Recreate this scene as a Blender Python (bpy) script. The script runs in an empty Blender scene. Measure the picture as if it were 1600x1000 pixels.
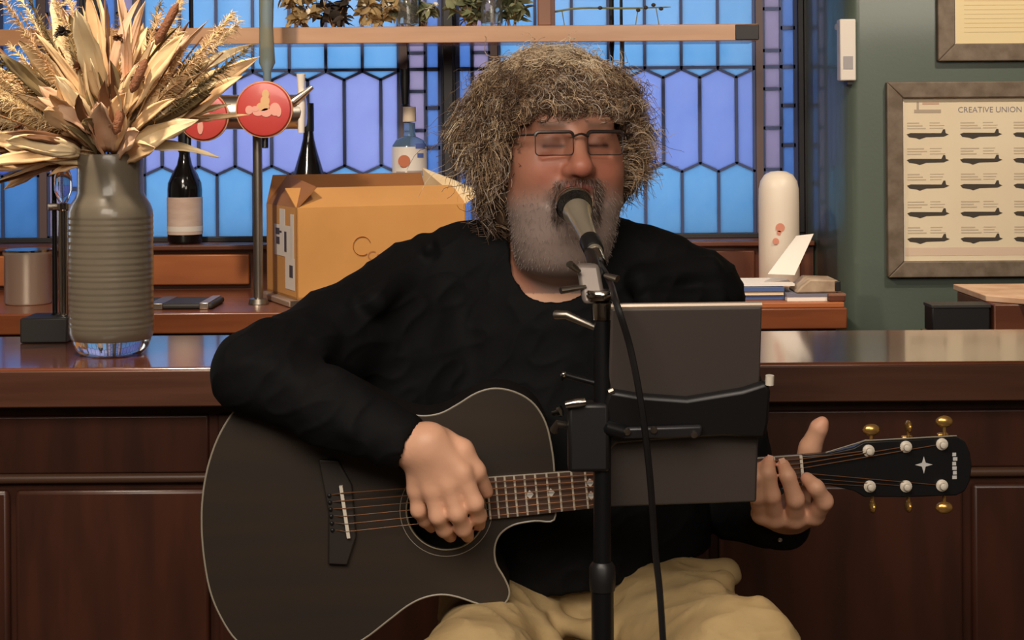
import bpy, bmesh, math, random
import numpy as np
from mathutils import Vector, Matrix, noise as mnoise

random.seed(7)
RNG = np.random.default_rng(11)
SC = bpy.context.scene
COL = SC.collection
F = 2640.0            # focal length in pixels of the 1600 px wide frame
CAMZ = 1.515          # eye height
HOR = 205.0           # image row of the horizon
ROLL = math.radians(0.42)
cR, sR = math.cos(ROLL), math.sin(ROLL)

# ------------------------------------------------------------------ camera, sky, lights, exposure
cam = bpy.data.cameras.new('camera')
cam.sensor_width = 36.0
cam.lens = F * 36.0 / 1600.0
cam.shift_y = -(500 - HOR) / 1600.0
cam.clip_start = 0.05
cam_o = bpy.data.objects.new('camera', cam)
cam_o.matrix_world = Matrix.Translation((0, 0, CAMZ)) @ Matrix.Rotation(math.pi / 2, 4, 'X') @ Matrix.Rotation(-ROLL, 4, 'Z')
COL.objects.link(cam_o)
SC.camera = cam_o

world = bpy.data.worlds.new('sky')
SC.world = world
world.use_nodes = True
bg = world.node_tree.nodes['Background']
bg.inputs['Color'].default_value = (0.86, 0.93, 1.0, 1)
bg.inputs['Strength'].default_value = 2.6

SC.view_settings.view_transform = 'Standard'
SC.view_settings.look = 'None'
SC.view_settings.gamma = 1.0
SC.view_settings.use_curve_mapping = False
SC.view_settings.exposure = 0.0


def lamp(name, kind, loc, energy, color, size=0.2, aim=None, spot=None, blend=0.5, size_y=None):
    l = bpy.data.lights.new(name, kind)
    l.energy = energy
    l.color = color
    if kind == 'AREA':
        l.size = size
        if size_y:
            l.shape = 'RECTANGLE'
            l.size_y = size_y
    else:
        l.shadow_soft_size = size
    if spot:
        l.spot_size = math.radians(spot)
        l.spot_blend = blend
    o = bpy.data.objects.new(name, l)
    o.location = loc
    d = (Vector(aim) - Vector(loc)) if aim else Vector((0, 0, -1))
    o.rotation_euler = d.to_track_quat('-Z', 'Y').to_euler()
    COL.objects.link(o)
    return o


WARM = (1.0, 0.84, 0.66)
lamp('ceiling_spot', 'SPOT', (-1.0, 2.45, 2.75), 150, WARM, 0.06, (-0.62, 3.75, 1.3), 75, 0.7)
lamp('ceiling_spot', 'SPOT', (0.05, 3.25, 2.75), 36, WARM, 0.06, (-0.05, 3.6, 1.3), 80, 0.7)
lamp('ceiling_spot', 'SPOT', (1.25, 2.9, 2.75), 105, WARM, 0.06, (1.2, 4.2, 1.35), 75, 0.7)
lamp('front_fill', 'AREA', (-0.5, 0.6, 2.85), 80, (1.0, 0.88, 0.75), 1.6, (0.0, 2.4, 1.2))  # soft fill added on the camera side, not a real fixture
lamp('front_fill', 'AREA', (0.9, -0.7, 2.6), 26, (1.0, 0.88, 0.75), 1.2, (0.3, 2.4, 0.9))  # low frontal fill added to brighten the fretting hand

# ------------------------------------------------------------------ pixel helpers


def P(px, py, Y):
    dx, dy = px - 800.0, py - HOR
    return Vector(((dx * cR - dy * sR) * Y / F, Y, CAMZ - (dx * sR + dy * cR) * Y / F))


def bx(px, Y):
    return (px - 800.0) * Y / F


def bz(py, Y):
    return CAMZ - (py - HOR) * Y / F


def lin(c):
    r = []
    for v in c[:3]:
        v = v / 255.0
        r.append(v / 12.92 if v <= 0.04045 else ((v + 0.055) / 1.055) ** 2.4)
    return (r[0], r[1], r[2], 1.0)


# ------------------------------------------------------------------ materials
MATS = {}


def mat(name, rgb, rough=0.5, metal=0.0, var=None, scale=8.0, stretch=(1, 1, 1), bump=0.0, bscale=None,
        coat=0.0, trans=0.0, ior=1.5, attr=None, detail=4.0, spec=None, sheen=0.0, alpha=None):
    """principled material; var = second sRGB colour mixed in by stretched noise"""
    m = bpy.data.materials.new(name)
    m.use_nodes = True
    nt = m.node_tree
    b = nt.nodes['Principled BSDF']
    b.inputs['Roughness'].default_value = rough
    b.inputs['Metallic'].default_value = metal
    b.inputs['IOR'].default_value = ior
    b.inputs['Coat Weight'].default_value = coat
    b.inputs['Coat Roughness'].default_value = 0.10
    b.inputs['Transmission Weight'].default_value = trans
    if spec is not None:
        b.inputs['Specular IOR Level'].default_value = spec
    if sheen:
        b.inputs['Sheen Weight'].default_value = sheen
    b.inputs['Base Color'].default_value = lin(rgb)
    src = None
    if attr:
        a = nt.nodes.new('ShaderNodeAttribute')
        a.attribute_name = attr
        src = a.outputs['Color']
        nt.links.new(src, b.inputs['Base Color'])
    tc = None
    if var or bump:
        tc = nt.nodes.new('ShaderNodeTexCoord')
        mp = nt.nodes.new('ShaderNodeMapping')
        mp.inputs['Scale'].default_value = stretch
        nt.links.new(tc.outputs['Object'], mp.inputs['Vector'])
        nz = nt.nodes.new('ShaderNodeTexNoise')
        nz.inputs['Scale'].default_value = scale
        nz.inputs['Detail'].default_value = detail
        nt.links.new(mp.outputs['Vector'], nz.inputs['Vector'])
        if var:
            rp = nt.nodes.new('ShaderNodeValToRGB')
            rp.color_ramp.elements[0].position = 0.35
            rp.color_ramp.elements[1].position = 0.68
            rp.color_ramp.elements[0].color = lin(rgb)
            rp.color_ramp.elements[1].color = lin(var)
            nt.links.new(nz.outputs['Fac'], rp.inputs['Fac'])
            nt.links.new(rp.outputs['Color'], b.inputs['Base Color'])
        if bump:
            n2 = nz
            if bscale:
                n2 = nt.nodes.new('ShaderNodeTexNoise')
                n2.inputs['Scale'].default_value = bscale
                n2.inputs['Detail'].default_value = 3
                nt.links.new(mp.outputs['Vector'], n2.inputs['Vector'])
            bp = nt.nodes.new('ShaderNodeBump')
            bp.inputs['Strength'].default_value = bump
            bp.inputs['Distance'].default_value = 0.01
            nt.links.new(n2.outputs['Fac'], bp.inputs['Height'])
            nt.links.new(bp.outputs['Normal'], b.inputs['Normal'])
    MATS[name] = m
    return m


def glass_pane(name, rgb, var=None, scale=300):
    """stained glass: scatters the daylight behind it through a coloured translucent sheet"""
    m = bpy.data.materials.new(name)
    m.use_nodes = True
    nt = m.node_tree
    nt.nodes.remove(nt.nodes['Principled BSDF'])
    out = nt.nodes['Material Output']
    tr = nt.nodes.new('ShaderNodeBsdfTranslucent')
    gl = nt.nodes.new('ShaderNodeBsdfGlossy')
    gl.inputs['Roughness'].default_value = 0.25
    fr = nt.nodes.new('ShaderNodeFresnel')
    mx = nt.nodes.new('ShaderNodeMixShader')
    tc = nt.nodes.new('ShaderNodeTexCoord')
    nz = nt.nodes.new('ShaderNodeTexNoise')
    nz.inputs['Scale'].default_value = 14
    nz.inputs['Detail'].default_value = 6
    rp = nt.nodes.new('ShaderNodeValToRGB')
    rp.color_ramp.elements[0].position = 0.3
    rp.color_ramp.elements[1].position = 0.75
    rp.color_ramp.elements[0].color = [v ** 0.5 for v in lin(rgb)]
    rp.color_ramp.elements[1].color = [v ** 0.5 for v in lin(var or rgb)]
    nt.links.new(tc.outputs['Object'], nz.inputs['Vector'])
    nt.links.new(nz.outputs['Fac'], rp.inputs['Fac'])
    nt.links.new(rp.outputs['Color'], tr.inputs['Color'])
    nt.links.new(fr.outputs['Fac'], mx.inputs['Fac'])
    nt.links.new(tr.outputs['BSDF'], mx.inputs[1])
    nt.links.new(gl.outputs['BSDF'], mx.inputs[2])
    nt.links.new(mx.outputs['Shader'], out.inputs['Surface'])
    return m


M_LAV = glass_pane('lavender_glass', (142, 150, 218), (152, 164, 228))
M_LAV2 = glass_pane('periwinkle_glass', (122, 146, 222), (136, 156, 226))
M_SKY = glass_pane('sky_blue_glass', (104, 166, 224), (120, 178, 230))
M_PINK = glass_pane('mauve_glass', (152, 138, 172), (166, 150, 188))
M_BLUE = glass_pane('blue_glass', (84, 126, 208), (104, 150, 222))
M_LAVD = glass_pane('dimmed_lavender_glass', (78, 96, 178), (88, 108, 188))  # darker copy: dimmer daylight behind the left window put into the glass
M_SKYD = glass_pane('dimmed_sky_glass', (70, 122, 184), (80, 134, 196))  # darker copy of the sky glass, dimmer daylight put into its colour
M_LEAD = mat('lead', (60, 72, 112), 0.5, 0.3)  # blue bloom from the bright panes mixed into the lead colour
M_DARKFRAME = mat('dark_window_frame', (30, 28, 32), 0.45, var=(38, 34, 36))
M_BRASSFRAME = mat('brown_inner_frame', (92, 74, 74), 0.5)
M_GREEN = mat('green_wall_paint', (76, 88, 78), 0.4, var=(80, 92, 82), scale=3, bump=0.03, bscale=120, coat=0.7)
M_CEIL = mat('ceiling_paint', (190, 180, 164), 0.8)
M_ROOM = mat('room_wall_paint', (140, 128, 112), 0.8)
M_FLOOR = mat('floor_boards', (70, 50, 36), 0.5, var=(54, 38, 28), scale=3, stretch=(1, 8, 1))
M_BARTOP = mat('polished_bar_wood', (112, 60, 34), 0.2, var=(88, 44, 25), scale=2.5, stretch=(1, 14, 14), coat=1.0, ior=1.55)
M_BAREDGE = mat('bar_edge_wood', (86, 54, 40), 0.34, var=(72, 43, 31), scale=3, stretch=(1, 10, 16), bump=0.05)
M_BARPANEL = mat('dark_bar_panel', (74, 40, 27), 0.36, var=(54, 30, 22), scale=3, stretch=(6, 6, 1.0), bump=0.05)
M_COUNTER = mat('back_counter_wood', (126, 70, 40), 0.3, var=(104, 54, 30), scale=3, stretch=(1, 10, 10), coat=0.3)
M_PANELWOOD = mat('orange_panel_wood', (170, 100, 56), 0.4, var=(152, 86, 46), scale=3, stretch=(1.2, 8, 8))
M_PANELDARK = mat('sill_frame_wood', (98, 54, 34), 0.4, var=(84, 44, 28), scale=3, stretch=(1, 8, 8))
M_SHELF = mat('shelf_wood', (184, 142, 108), 0.25, var=(168, 124, 90), scale=3, stretch=(1, 8, 8), coat=0.4)
M_CARD = mat('cardboard', (206, 150, 84), 0.75, var=(198, 142, 78), scale=6, bump=0.03, bscale=80)
M_CARDSHADE = mat('shaded_cardboard', (150, 98, 54), 0.8)  # shade on the back and left flaps put into a darker card
M_WHITE = mat('white_paper', (226, 218, 208), 0.6)
M_PAPER = mat('cream_paper', (226, 212, 184), 0.55, var=(220, 204, 176), scale=4)
M_PAPER2 = mat('cream_print_paper', (222, 204, 158), 0.55)
M_INK = mat('dark_ink', (62, 54, 46), 0.7)
M_INKSOFT = mat('faint_ink', (188, 174, 152), 0.7)
M_INKBLUE = mat('blue_grey_ink', (128, 122, 128), 0.7)
M_INKRED = mat('faded_red_ink', (196, 160, 138), 0.7)
M_FRAME = mat('weathered_frame_wood', (96, 82, 66), 0.55, var=(122, 108, 94), scale=9, stretch=(3, 3, 3), bump=0.1)
M_CHROME = mat('chrome', (205, 200, 192), 0.14, 1.0)
M_STEEL = mat('brushed_steel', (222, 214, 200), 0.3, 1.0)
M_DULLSTEEL = mat('dull_steel', (150, 142, 132), 0.38, 1.0)
M_BLACK = mat('black_plastic', (22, 21, 22), 0.42)
M_BLACKMET = mat('black_metal', (20, 20, 22), 0.35, 0.3)
M_BLACKSLATE = mat('black_base', (42, 40, 38), 0.6)
M_RED = mat('red_badge', (186, 58, 58), 0.35, var=(192, 74, 66), scale=10, coat=0.3)
M_BADGEPRINT = mat('pale_badge_print', (222, 158, 142), 0.4)
M_GOLDPRINT = mat('pale_gold_print', (212, 170, 120), 0.4)
M_BADGERIM = mat('badge_rim', (208, 150, 110), 0.3, 0.4)
M_WINE = mat('dark_bottle_glass', (16, 15, 16), 0.12, coat=0.5)
M_WINELABEL = mat('wine_label', (212, 190, 176), 0.6, var=(196, 168, 152), scale=12, stretch=(1, 1, 4))
M_GIN = mat('pale_blue_bottle_glass', (150, 186, 222), 0.08, trans=0.75, ior=1.3)
M_ORANGE = mat('orange_print', (186, 104, 66), 0.5)
M_BLUEPRINT = mat('blue_print', (88, 110, 178), 0.5)
M_GREYPRINT = mat('grey_print', (160, 156, 158), 0.6)
M_DARKPRINT = mat('dark_print', (72, 66, 78), 0.6)
M_CREAM = mat('cream_bottle', (218, 206, 190), 0.45, var=(210, 196, 180), scale=5)
M_VASE = mat('smoky_ribbed_glass', (132, 122, 106), 0.28, var=(120, 112, 98), scale=4, trans=0.45, coat=0.3, ior=1.35)
M_CLEAR = mat('clear_glass', (225, 225, 220), 0.06, trans=0.95, ior=1.35)
M_GLASSGREEN = mat('grey_green_glass', (158, 164, 150), 0.12, trans=0.6, ior=1.3)
M_SHIRT = mat('black_jersey', (6, 6, 8), 0.8, var=(10, 9, 11), scale=14, bump=0.15, bscale=30, spec=0.2)
M_PANTS = mat('khaki_cotton', (188, 162, 116), 0.85, var=(174, 146, 100), scale=9, bump=0.35, bscale=26)
M_SKIN = mat('skin', (190, 130, 105), 0.5, attr='tint', bump=0.05, bscale=90)
M_HAIR = mat('hair', (120, 100, 80), 0.55, attr='tint')
M_GTOP = mat('charcoal_guitar_top', (44, 38, 33), 0.42, var=(52, 42, 34), scale=3, stretch=(1, 1, 9))
M_GSIDE = mat('dark_guitar_side', (30, 25, 23), 0.35)
M_BIND = mat('grey_binding', (150, 142, 126), 0.4)
M_ROSETTE = mat('rosette', (176, 166, 142), 0.4)
M_FRETB = mat('fretboard_wood', (84, 60, 48), 0.5, var=(68, 48, 40), scale=5, stretch=(1, 4, 4))
M_NECK = mat('neck_wood', (104, 70, 50), 0.45)
M_BONE = mat('bone_white', (214, 204, 188), 0.4)
M_FRET = mat('fret_wire', (214, 204, 186), 0.45, 0.2)
M_STRING = mat('bronze_string', (150, 106, 76), 0.3, 0.7)
M_PEARL = mat('pearl_inlay', (206, 204, 200), 0.3)
M_GOLD = mat('gold_tuner', (226, 178, 104), 0.25, 0.85)
M_HEAD = mat('black_headstock', (22, 22, 24), 0.32)
M_TABLET = mat('dark_tablet_back', (74, 66, 62), 0.45, var=(68, 61, 58), scale=2)
M_TABEDGE = mat('lit_tablet_edge', (176, 160, 144), 0.35, 0.5)
M_MICGRILLE = mat('mic_grille', (62, 58, 54), 0.35, 0.9, bump=0.8, bscale=500)
M_MICBODY = mat('mic_body', (206, 196, 174), 0.3, 0.75)
M_STOOL = mat('dark_stool_wood', (60, 40, 28), 0.5)
M_SHOE = mat('brown_leather', (60, 44, 34), 0.5)
M_LEAFTAN = mat('dried_tan_leaf', (232, 198, 150), 0.7, var=(214, 172, 126), scale=14)
M_LEAFPINK = mat('dried_pink_leaf', (226, 190, 158), 0.7, var=(206, 162, 128), scale=14)
M_LEAFBROWN = mat('dried_brown_leaf', (128, 88, 58), 0.75, var=(104, 70, 46), scale=14)
M_LEAFPALE = mat('dried_cream_leaf', (240, 218, 176), 0.7, var=(228, 198, 150), scale=14)
M_LEAFGREY = mat('dried_olive_leaf', (138, 118, 78), 0.75, var=(112, 96, 66), scale=14)
M_STEM = mat('dry_stem', (146, 106, 68), 0.8)
M_PLUME = mat('plume_fibre', (236, 208, 158), 0.85)
M_FOLGREEN = mat('grey_green_foliage', (108, 116, 84), 0.7, var=(138, 136, 100), scale=20)
M_FOLTAN = mat('tan_foliage', (176, 150, 104), 0.7, var=(150, 126, 86), scale=20)
M_FOLDARK = mat('dark_dried_pod', (58, 48, 40), 0.7)
M_FOLWHITE = mat('white_dried_flower', (222, 214, 196), 0.7)
M_BLUEBOOK = mat('blue_folder', (70, 92, 140), 0.5)
M_BEIGEBOX = mat('beige_pouch', (176, 156, 132), 0.6, var=(140, 116, 94), scale=20)
M_GREYBOOK = mat('grey_magazine', (112, 112, 128), 0.5)
M_WOODBLOCK = mat('brown_wood_block', (130, 88, 66), 0.45)
M_LENS = mat('spectacle_lens', (240, 240, 240), 0.03, trans=1.0, ior=1.05)

# ------------------------------------------------------------------ mesh builder
OFF = {}


class MB:
    def __init__(s):
        s.v, s.f = [], []

    def add(s, vs, fs):
        n = len(s.v)
        s.v.extend(Vector(v) for v in vs)
        s.f.extend(tuple(i + n for i in f) for f in fs)
        return s

    def box(s, lo, hi):
        x0, y0, z0 = lo
        x1, y1, z1 = hi
        return s.add([(x0, y0, z0), (x1, y0, z0), (x1, y1, z0), (x0, y1, z0), (x0, y0, z1), (x1, y0, z1), (x1, y1, z1), (x0, y1, z1)],
                     [(3, 2, 1, 0), (4, 5, 6, 7), (0, 1, 5, 4), (1, 2, 6, 5), (2, 3, 7, 6), (3, 0, 4, 7)])

    def obox(s, c, ax, ay, az):
        """box from centre and three half-extent vectors"""
        c, ax, ay, az = Vector(c), Vector(ax), Vector(ay), Vector(az)
        vs = [c + a * ax + b * ay + d * az for d in (-1, 1) for (a, b) in ((-1, -1), (1, -1), (1, 1), (-1, 1))]
        fs = [(3, 2, 1, 0), (4, 5, 6, 7), (0, 1, 5, 4), (1, 2, 6, 5), (2, 3, 7, 6), (3, 0, 4, 7)]
        if ax.cross(ay).dot(az) < 0:
            fs = [tuple(reversed(f)) for f in fs]
        return s.add(vs, fs)

    def tube(s, pts, r, n=8, cap=True, flat=None):
        pts = [Vector(p) for p in pts]
        m = len(pts)
        rs = r if isinstance(r, (list, tuple)) else [r] * m
        vs, fs = [], []
        up = None
        for i, p in enumerate(pts):
            t = (pts[min(i + 1, m - 1)] - pts[max(i - 1, 0)]).normalized()
            if up is None:
                up = Vector((0, 0, 1)) if abs(t.z) < 0.9 else Vector((1, 0, 0))
            a = t.cross(up)
            if a.length < 1e-6:
                a = t.cross(Vector((0, 1, 0)))
            a.normalize()
            b = a.cross(t).normalized()
            up = b
            for k in range(n):
                w = 2 * math.pi * k / n
                vs.append(p + (a * math.cos(w) + b * math.sin(w) * (flat or 1)) * rs[i])
        for i in range(m - 1):
            for k in range(n):
                k2 = (k + 1) % n
                fs.append((i * n + k, i * n + k2, (i + 1) * n + k2, (i + 1) * n + k))
        if cap:
            fs.append(tuple(range(n - 1, -1, -1)))
            fs.append(tuple((m - 1) * n + k for k in range(n)))
        return s.add(vs, fs)

    def lathe(s, o, prof, n=32, axis=(0, 0, 1), cap=True):
        """prof: list of (radius, height along axis)"""
        o, ax = Vector(o), Vector(axis).normalized()
        a = ax.cross(Vector((0, 0, 1)) if abs(ax.z) < 0.9 else Vector((1, 0, 0))).normalized()
        b = ax.cross(a)
        vs, fs = [], []
        for (r, h) in prof:
            for k in range(n):
                w = 2 * math.pi * k / n
                vs.append(o + ax * h + (a * math.cos(w) + b * math.sin(w)) * max(r, 1e-5))
        m = len(prof)
        for i in range(m - 1):
            for k in range(n):
                k2 = (k + 1) % n
                fs.append((i * n + k, i * n + k2, (i + 1) * n + k2, (i + 1) * n + k))
        if cap:
            fs.append(tuple(range(n - 1, -1, -1)))
            fs.append(tuple((m - 1) * n + k for k in range(n)))
        return s.add(vs, fs)

    def ball(s, c, r, n=16, m=10):
        if not isinstance(r, (list, tuple)):
            r = (r, r, r)
        vs, fs = [], []
        for i in range(m + 1):
            th = math.pi * i / m
            for k in range(n):
                w = 2 * math.pi * k / n
                vs.append((c[0] + r[0] * math.sin(th) * math.cos(w), c[1] + r[1] * math.sin(th) * math.sin(w), c[2] - r[2] * math.cos(th)))
        for i in range(m):
            for k in range(n):
                k2 = (k + 1) % n
                fs.append((i * n + k, i * n + k2, (i + 1) * n + k2, (i + 1) * n + k))
        return s.add(vs, fs)

    def prism(s, pts, d):
        """polygon pts (3D, seen counter-clockwise from -d) pushed along vector d"""
        d = Vector(d)
        pts = [Vector(p) for p in pts]
        n = len(pts)
        fs = [tuple(range(n)), tuple(range(2 * n - 1, n - 1, -1))]
        for k in range(n):
            k2 = (k + 1) % n
            fs.append((k, n + k, n + k2, k2))
        return s.add(pts + [p + d for p in pts], fs)

    def build(s, name, m, parent=None, bevel=0.0, smooth=True, seg=2, **tags):
        off = OFF.get(parent.name, Vector((0, 0, 0))) if parent else Vector((0, 0, 0))
        me = bpy.data.meshes.new(name)
        me.from_pydata([tuple(v - off) for v in s.v], [], s.f)
        bm = bmesh.new()
        bm.from_mesh(me)
        bmesh.ops.remove_doubles(bm, verts=bm.verts, dist=1e-6)
        bmesh.ops.recalc_face_normals(bm, faces=bm.faces)
        bm.to_mesh(me)
        bm.free()
        return link(name, me, m, parent, bevel, smooth, seg, off, **tags)


def link(name, me, m, parent=None, bevel=0.0, smooth=True, seg=2, off=None, **tags):
    o = bpy.data.objects.new(name, me)
    COL.objects.link(o)
    if m:
        me.materials.append(m)
    if smooth:
        me.shade_smooth()
        me.set_sharp_from_angle(angle=math.radians(42))
    if parent:
        o.parent = parent
    OFF[o.name] = off if off is not None else Vector((0, 0, 0))
    if bevel:
        b = o.modifiers.new('bevel', 'BEVEL')
        b.width = bevel
        b.segments = seg
        b.limit_method = 'ANGLE'
    for k, v in tags.items():
        o[k] = v
    return o


def thing(name, label, cat, loc, group=None):
    o = bpy.data.objects.new(name, None)
    o.empty_display_size = 0.05
    COL.objects.link(o)
    o.location = loc
    OFF[o.name] = Vector(loc)
    o['label'] = label
    o['category'] = cat
    if group:
        o['group'] = group
    return o


def tag(o, label, cat, group=None):
    o['label'] = label
    o['category'] = cat
    if group:
        o['group'] = group
    return o


def structure(o, label=None):
    o['kind'] = 'structure'
    if label:
        o['label'] = label
    return o


def spline(pts, n=8, closed=False):
    """Catmull-Rom through points"""
    pts = [Vector(p) for p in pts]
    m = len(pts)
    out = []
    rng = range(m if closed else m - 1)
    for i in rng:
        if closed:
            a, b, c, d = pts[(i - 1) % m], pts[i], pts[(i + 1) % m], pts[(i + 2) % m]
        else:
            a, b, c, d = pts[max(i - 1, 0)], pts[i], pts[i + 1], pts[min(i + 2, m - 1)]
        for k in range(n):
            t = k / n
            out.append(0.5 * ((2 * b) + (c - a) * t + (2 * a - 5 * b + 4 * c - d) * t * t + (3 * b - a - 3 * c + d) * t ** 3))
    if not closed:
        out.append(pts[-1])
    return out


def text_into(mb, s, size, o, ex, ez, nrm, align='LEFT', thick=0.0004):
    """lettering as flat geometry on a plane"""
    cu = bpy.data.curves.new('lettering', 'FONT')
    cu.body = s
    cu.size = size
    cu.align_x = align
    cu.resolution_u = 3
    ob = bpy.data.objects.new('lettering', cu)
    COL.objects.link(ob)
    dg = bpy.context.evaluated_depsgraph_get()
    me = bpy.data.meshes.new_from_object(ob.evaluated_get(dg))
    o, ex, ez, nrm = Vector(o), Vector(ex), Vector(ez), Vector(nrm)
    mb.add([o + ex * v.co.x + ez * v.co.y + nrm * thick for v in me.vertices], [tuple(p.vertices) for p in me.polygons])
    bpy.data.objects.remove(ob)
    bpy.data.curves.remove(cu)
    bpy.data.meshes.remove(me)


def np_mesh(name, V, Q, m, parent=None, tint=None, smooth=True, **tags):
    """mesh from numpy vertices and quads / triangles"""
    off = OFF.get(parent.name, Vector((0, 0, 0))) if parent else Vector((0, 0, 0))
    V = np.asarray(V, dtype=np.float32) - np.array(off, dtype=np.float32)
    Q = np.asarray(Q, dtype=np.int32)
    k = Q.shape[1]
    me = bpy.data.meshes.new(name)
    me.vertices.add(len(V))
    me.vertices.foreach_set('co', V.ravel())
    me.loops.add(Q.size)
    me.loops.foreach_set('vertex_index', Q.ravel())
    me.polygons.add(len(Q))
    me.polygons.foreach_set('loop_start', np.arange(0, Q.size, k, dtype=np.int32))
    me.update(calc_edges=True)
    me.validate()
    if tint is not None:
        a = me.color_attributes.new('tint', 'FLOAT_COLOR', 'POINT')
        c = np.ones((len(V), 4), dtype=np.float32)
        c[:, :3] = tint
        a.data.foreach_set('color', c.ravel())
    if smooth:
        me.shade_smooth()
    o = bpy.data.objects.new(name, me)
    COL.objects.link(o)
    me.materials.append(m)
    if parent:
        o.parent = parent
    OFF[o.name] = off
    for kk, v in tags.items():
        o[kk] = v
    return o


# ------------------------------------------------------------------ implicit surfaces (for the person)
class Field:
    def __init__(s, lo, hi, h):
        s.lo, s.h = np.array(lo, float), h
        n = np.ceil((np.array(hi) - s.lo) / h).astype(int) + 1
        s.D = np.full(n, 0.05, dtype=np.float32)
        s.ax = [(s.lo[i] + h * np.arange(n[i])).astype(np.float32) for i in range(3)]

    def region(s, lo, hi):
        sl = []
        for i in range(3):
            a = max(0, int((lo[i] - s.lo[i]) / s.h))
            b = min(s.D.shape[i], int((hi[i] - s.lo[i]) / s.h) + 2)
            sl.append(slice(a, max(a, b)))
        X = s.ax[0][sl[0]][:, None, None]
        Y = s.ax[1][sl[1]][None, :, None]
        Z = s.ax[2][sl[2]][None, None, :]
        return tuple(sl), X, Y, Z

    def blend(s, sl, d, k, sub):
        a = s.D[sl]
        if a.size == 0:
            return
        if sub:
            h = np.maximum(k - np.abs(a + d), 0) / k
            s.D[sl] = np.maximum(a, -d) + h * h * k * 0.25
        else:
            h = np.maximum(k - np.abs(a - d), 0) / k
            s.D[sl] = np.minimum(a, d) - h * h * k * 0.25

    def capsule(s, a, b, ra, rb=None, k=0.01, sub=False):
        a, b = np.array(a, float), np.array(b, float)
        rb = ra if rb is None else rb
        m = max(ra, rb) + k + 0.012
        sl, X, Y, Z = s.region(np.minimum(a, b) - m, np.maximum(a, b) + m)
        d = b - a
        L = max(float(d @ d), 1e-9)
        t = np.clip(((X - a[0]) * d[0] + (Y - a[1]) * d[1] + (Z - a[2]) * d[2]) / L, 0, 1)
        dist = np.sqrt((X - a[0] - t * d[0]) ** 2 + (Y - a[1] - t * d[1]) ** 2 + (Z - a[2] - t * d[2]) ** 2) - (ra + (rb - ra) * t)
        s.blend(sl, dist.astype(np.float32), k, sub)
        return s

    def chain(s, pts, rs, k=0.01):
        for i in range(len(pts) - 1):
            s.capsule(pts[i], pts[i + 1], rs[i], rs[i + 1], k)
        return s

    def ellipsoid(s, c, r, R=None, k=0.01, sub=False):
        c, r = np.array(c, float), np.array(r, float)
        R = np.eye(3) if R is None else R
        m = r.max() + k + 0.012
        sl, X, Y, Z = s.region(c - m, c + m)
        dx, dy, dz = X - c[0], Y - c[1], Z - c[2]
        q = [R[0][i] * dx + R[1][i] * dy + R[2][i] * dz for i in range(3)]
        k0 = np.sqrt(sum((q[i] / r[i]) ** 2 for i in range(3)))
        k1 = np.sqrt(sum((q[i] / r[i] ** 2) ** 2 for i in range(3))) + 1e-6
        s.blend(sl, (k0 * (k0 - 1) / k1).astype(np.float32), k, sub)
        return s

    def cut(s, n, p, k=0.004):
        """remove everything on the +n side of the plane through p"""
        n, p = np.array(n, float), np.array(p, float)
        X, Y, Z = s.ax[0][:, None, None], s.ax[1][None, :, None], s.ax[2][None, None, :]
        d = ((X - p[0]) * n[0] + (Y - p[1]) * n[1] + (Z - p[2]) * n[2]).astype(np.float32)
        s.D = np.maximum(s.D, d)
        return s

    def mesh(s, smooth=2):
        D = s.D
        S = D < 0
        B = S.astype(np.int8)
        c = np.zeros(np.array(D.shape) - 1, dtype=np.int8)
        for i in (0, 1):
            for j in (0, 1):
                for l in (0, 1):
                    c += B[i:D.shape[0] - 1 + i, j:D.shape[1] - 1 + j, l:D.shape[2] - 1 + l]
        act = (c > 0) & (c < 8)
        ids = np.argwhere(act)
        flat = np.ravel_multi_index(ids.T, act.shape)
        acc = np.zeros((len(ids), 3))
        cnt = np.zeros(len(ids))
        cor = np.array([[i, j, l] for i in (0, 1) for j in (0, 1) for l in (0, 1)])
        vals = np.stack([D[ids[:, 0] + q[0], ids[:, 1] + q[1], ids[:, 2] + q[2]] for q in cor], 1)
        for a in range(8):
            for b in range(a + 1, 8):
                if np.abs(cor[a] - cor[b]).sum() != 1:
                    continue
                da, db = vals[:, a], vals[:, b]
                mk = (da < 0) != (db < 0)
                t = np.where(mk, da / np.where(mk, da - db, 1), 0)
                p = cor[a] + t[:, None] * (cor[b] - cor[a])
                acc += np.where(mk[:, None], p, 0)
                cnt += mk
        V = s.lo + s.h * (ids + acc / cnt[:, None])
        quads = []
        sh = act.shape
        for axis in range(3):
            a1, a2 = [(1, 2), (2, 0), (0, 1)][axis]
            sl0 = [slice(None)] * 3
            sl1 = [slice(None)] * 3
            sl0[axis] = slice(0, -1)
            sl1[axis] = slice(1, None)
            cr = S[tuple(sl0)] != S[tuple(sl1)]
            e = np.argwhere(cr)
            ok = (e[:, a1] >= 1) & (e[:, a2] >= 1) & (e[:, a1] < sh[a1]) & (e[:, a2] < sh[a2])
            e = e[ok]
            inside0 = S[e[:, 0], e[:, 1], e[:, 2]]
            q = []
            for (o1, o2) in ((-1, -1), (0, -1), (0, 0), (-1, 0)):
                t = e.copy()
                t[:, a1] += o1
                t[:, a2] += o2
                q.append(np.searchsorted(flat, np.ravel_multi_index(t.T, sh)))
            q = np.stack(q, 1)
            q[~inside0] = q[~inside0][:, ::-1]
            quads.append(q)
        Q = np.concatenate(quads)
        for _ in range(smooth):
            V = laplace(V, Q, 0.5)
        return V, Q


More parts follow.
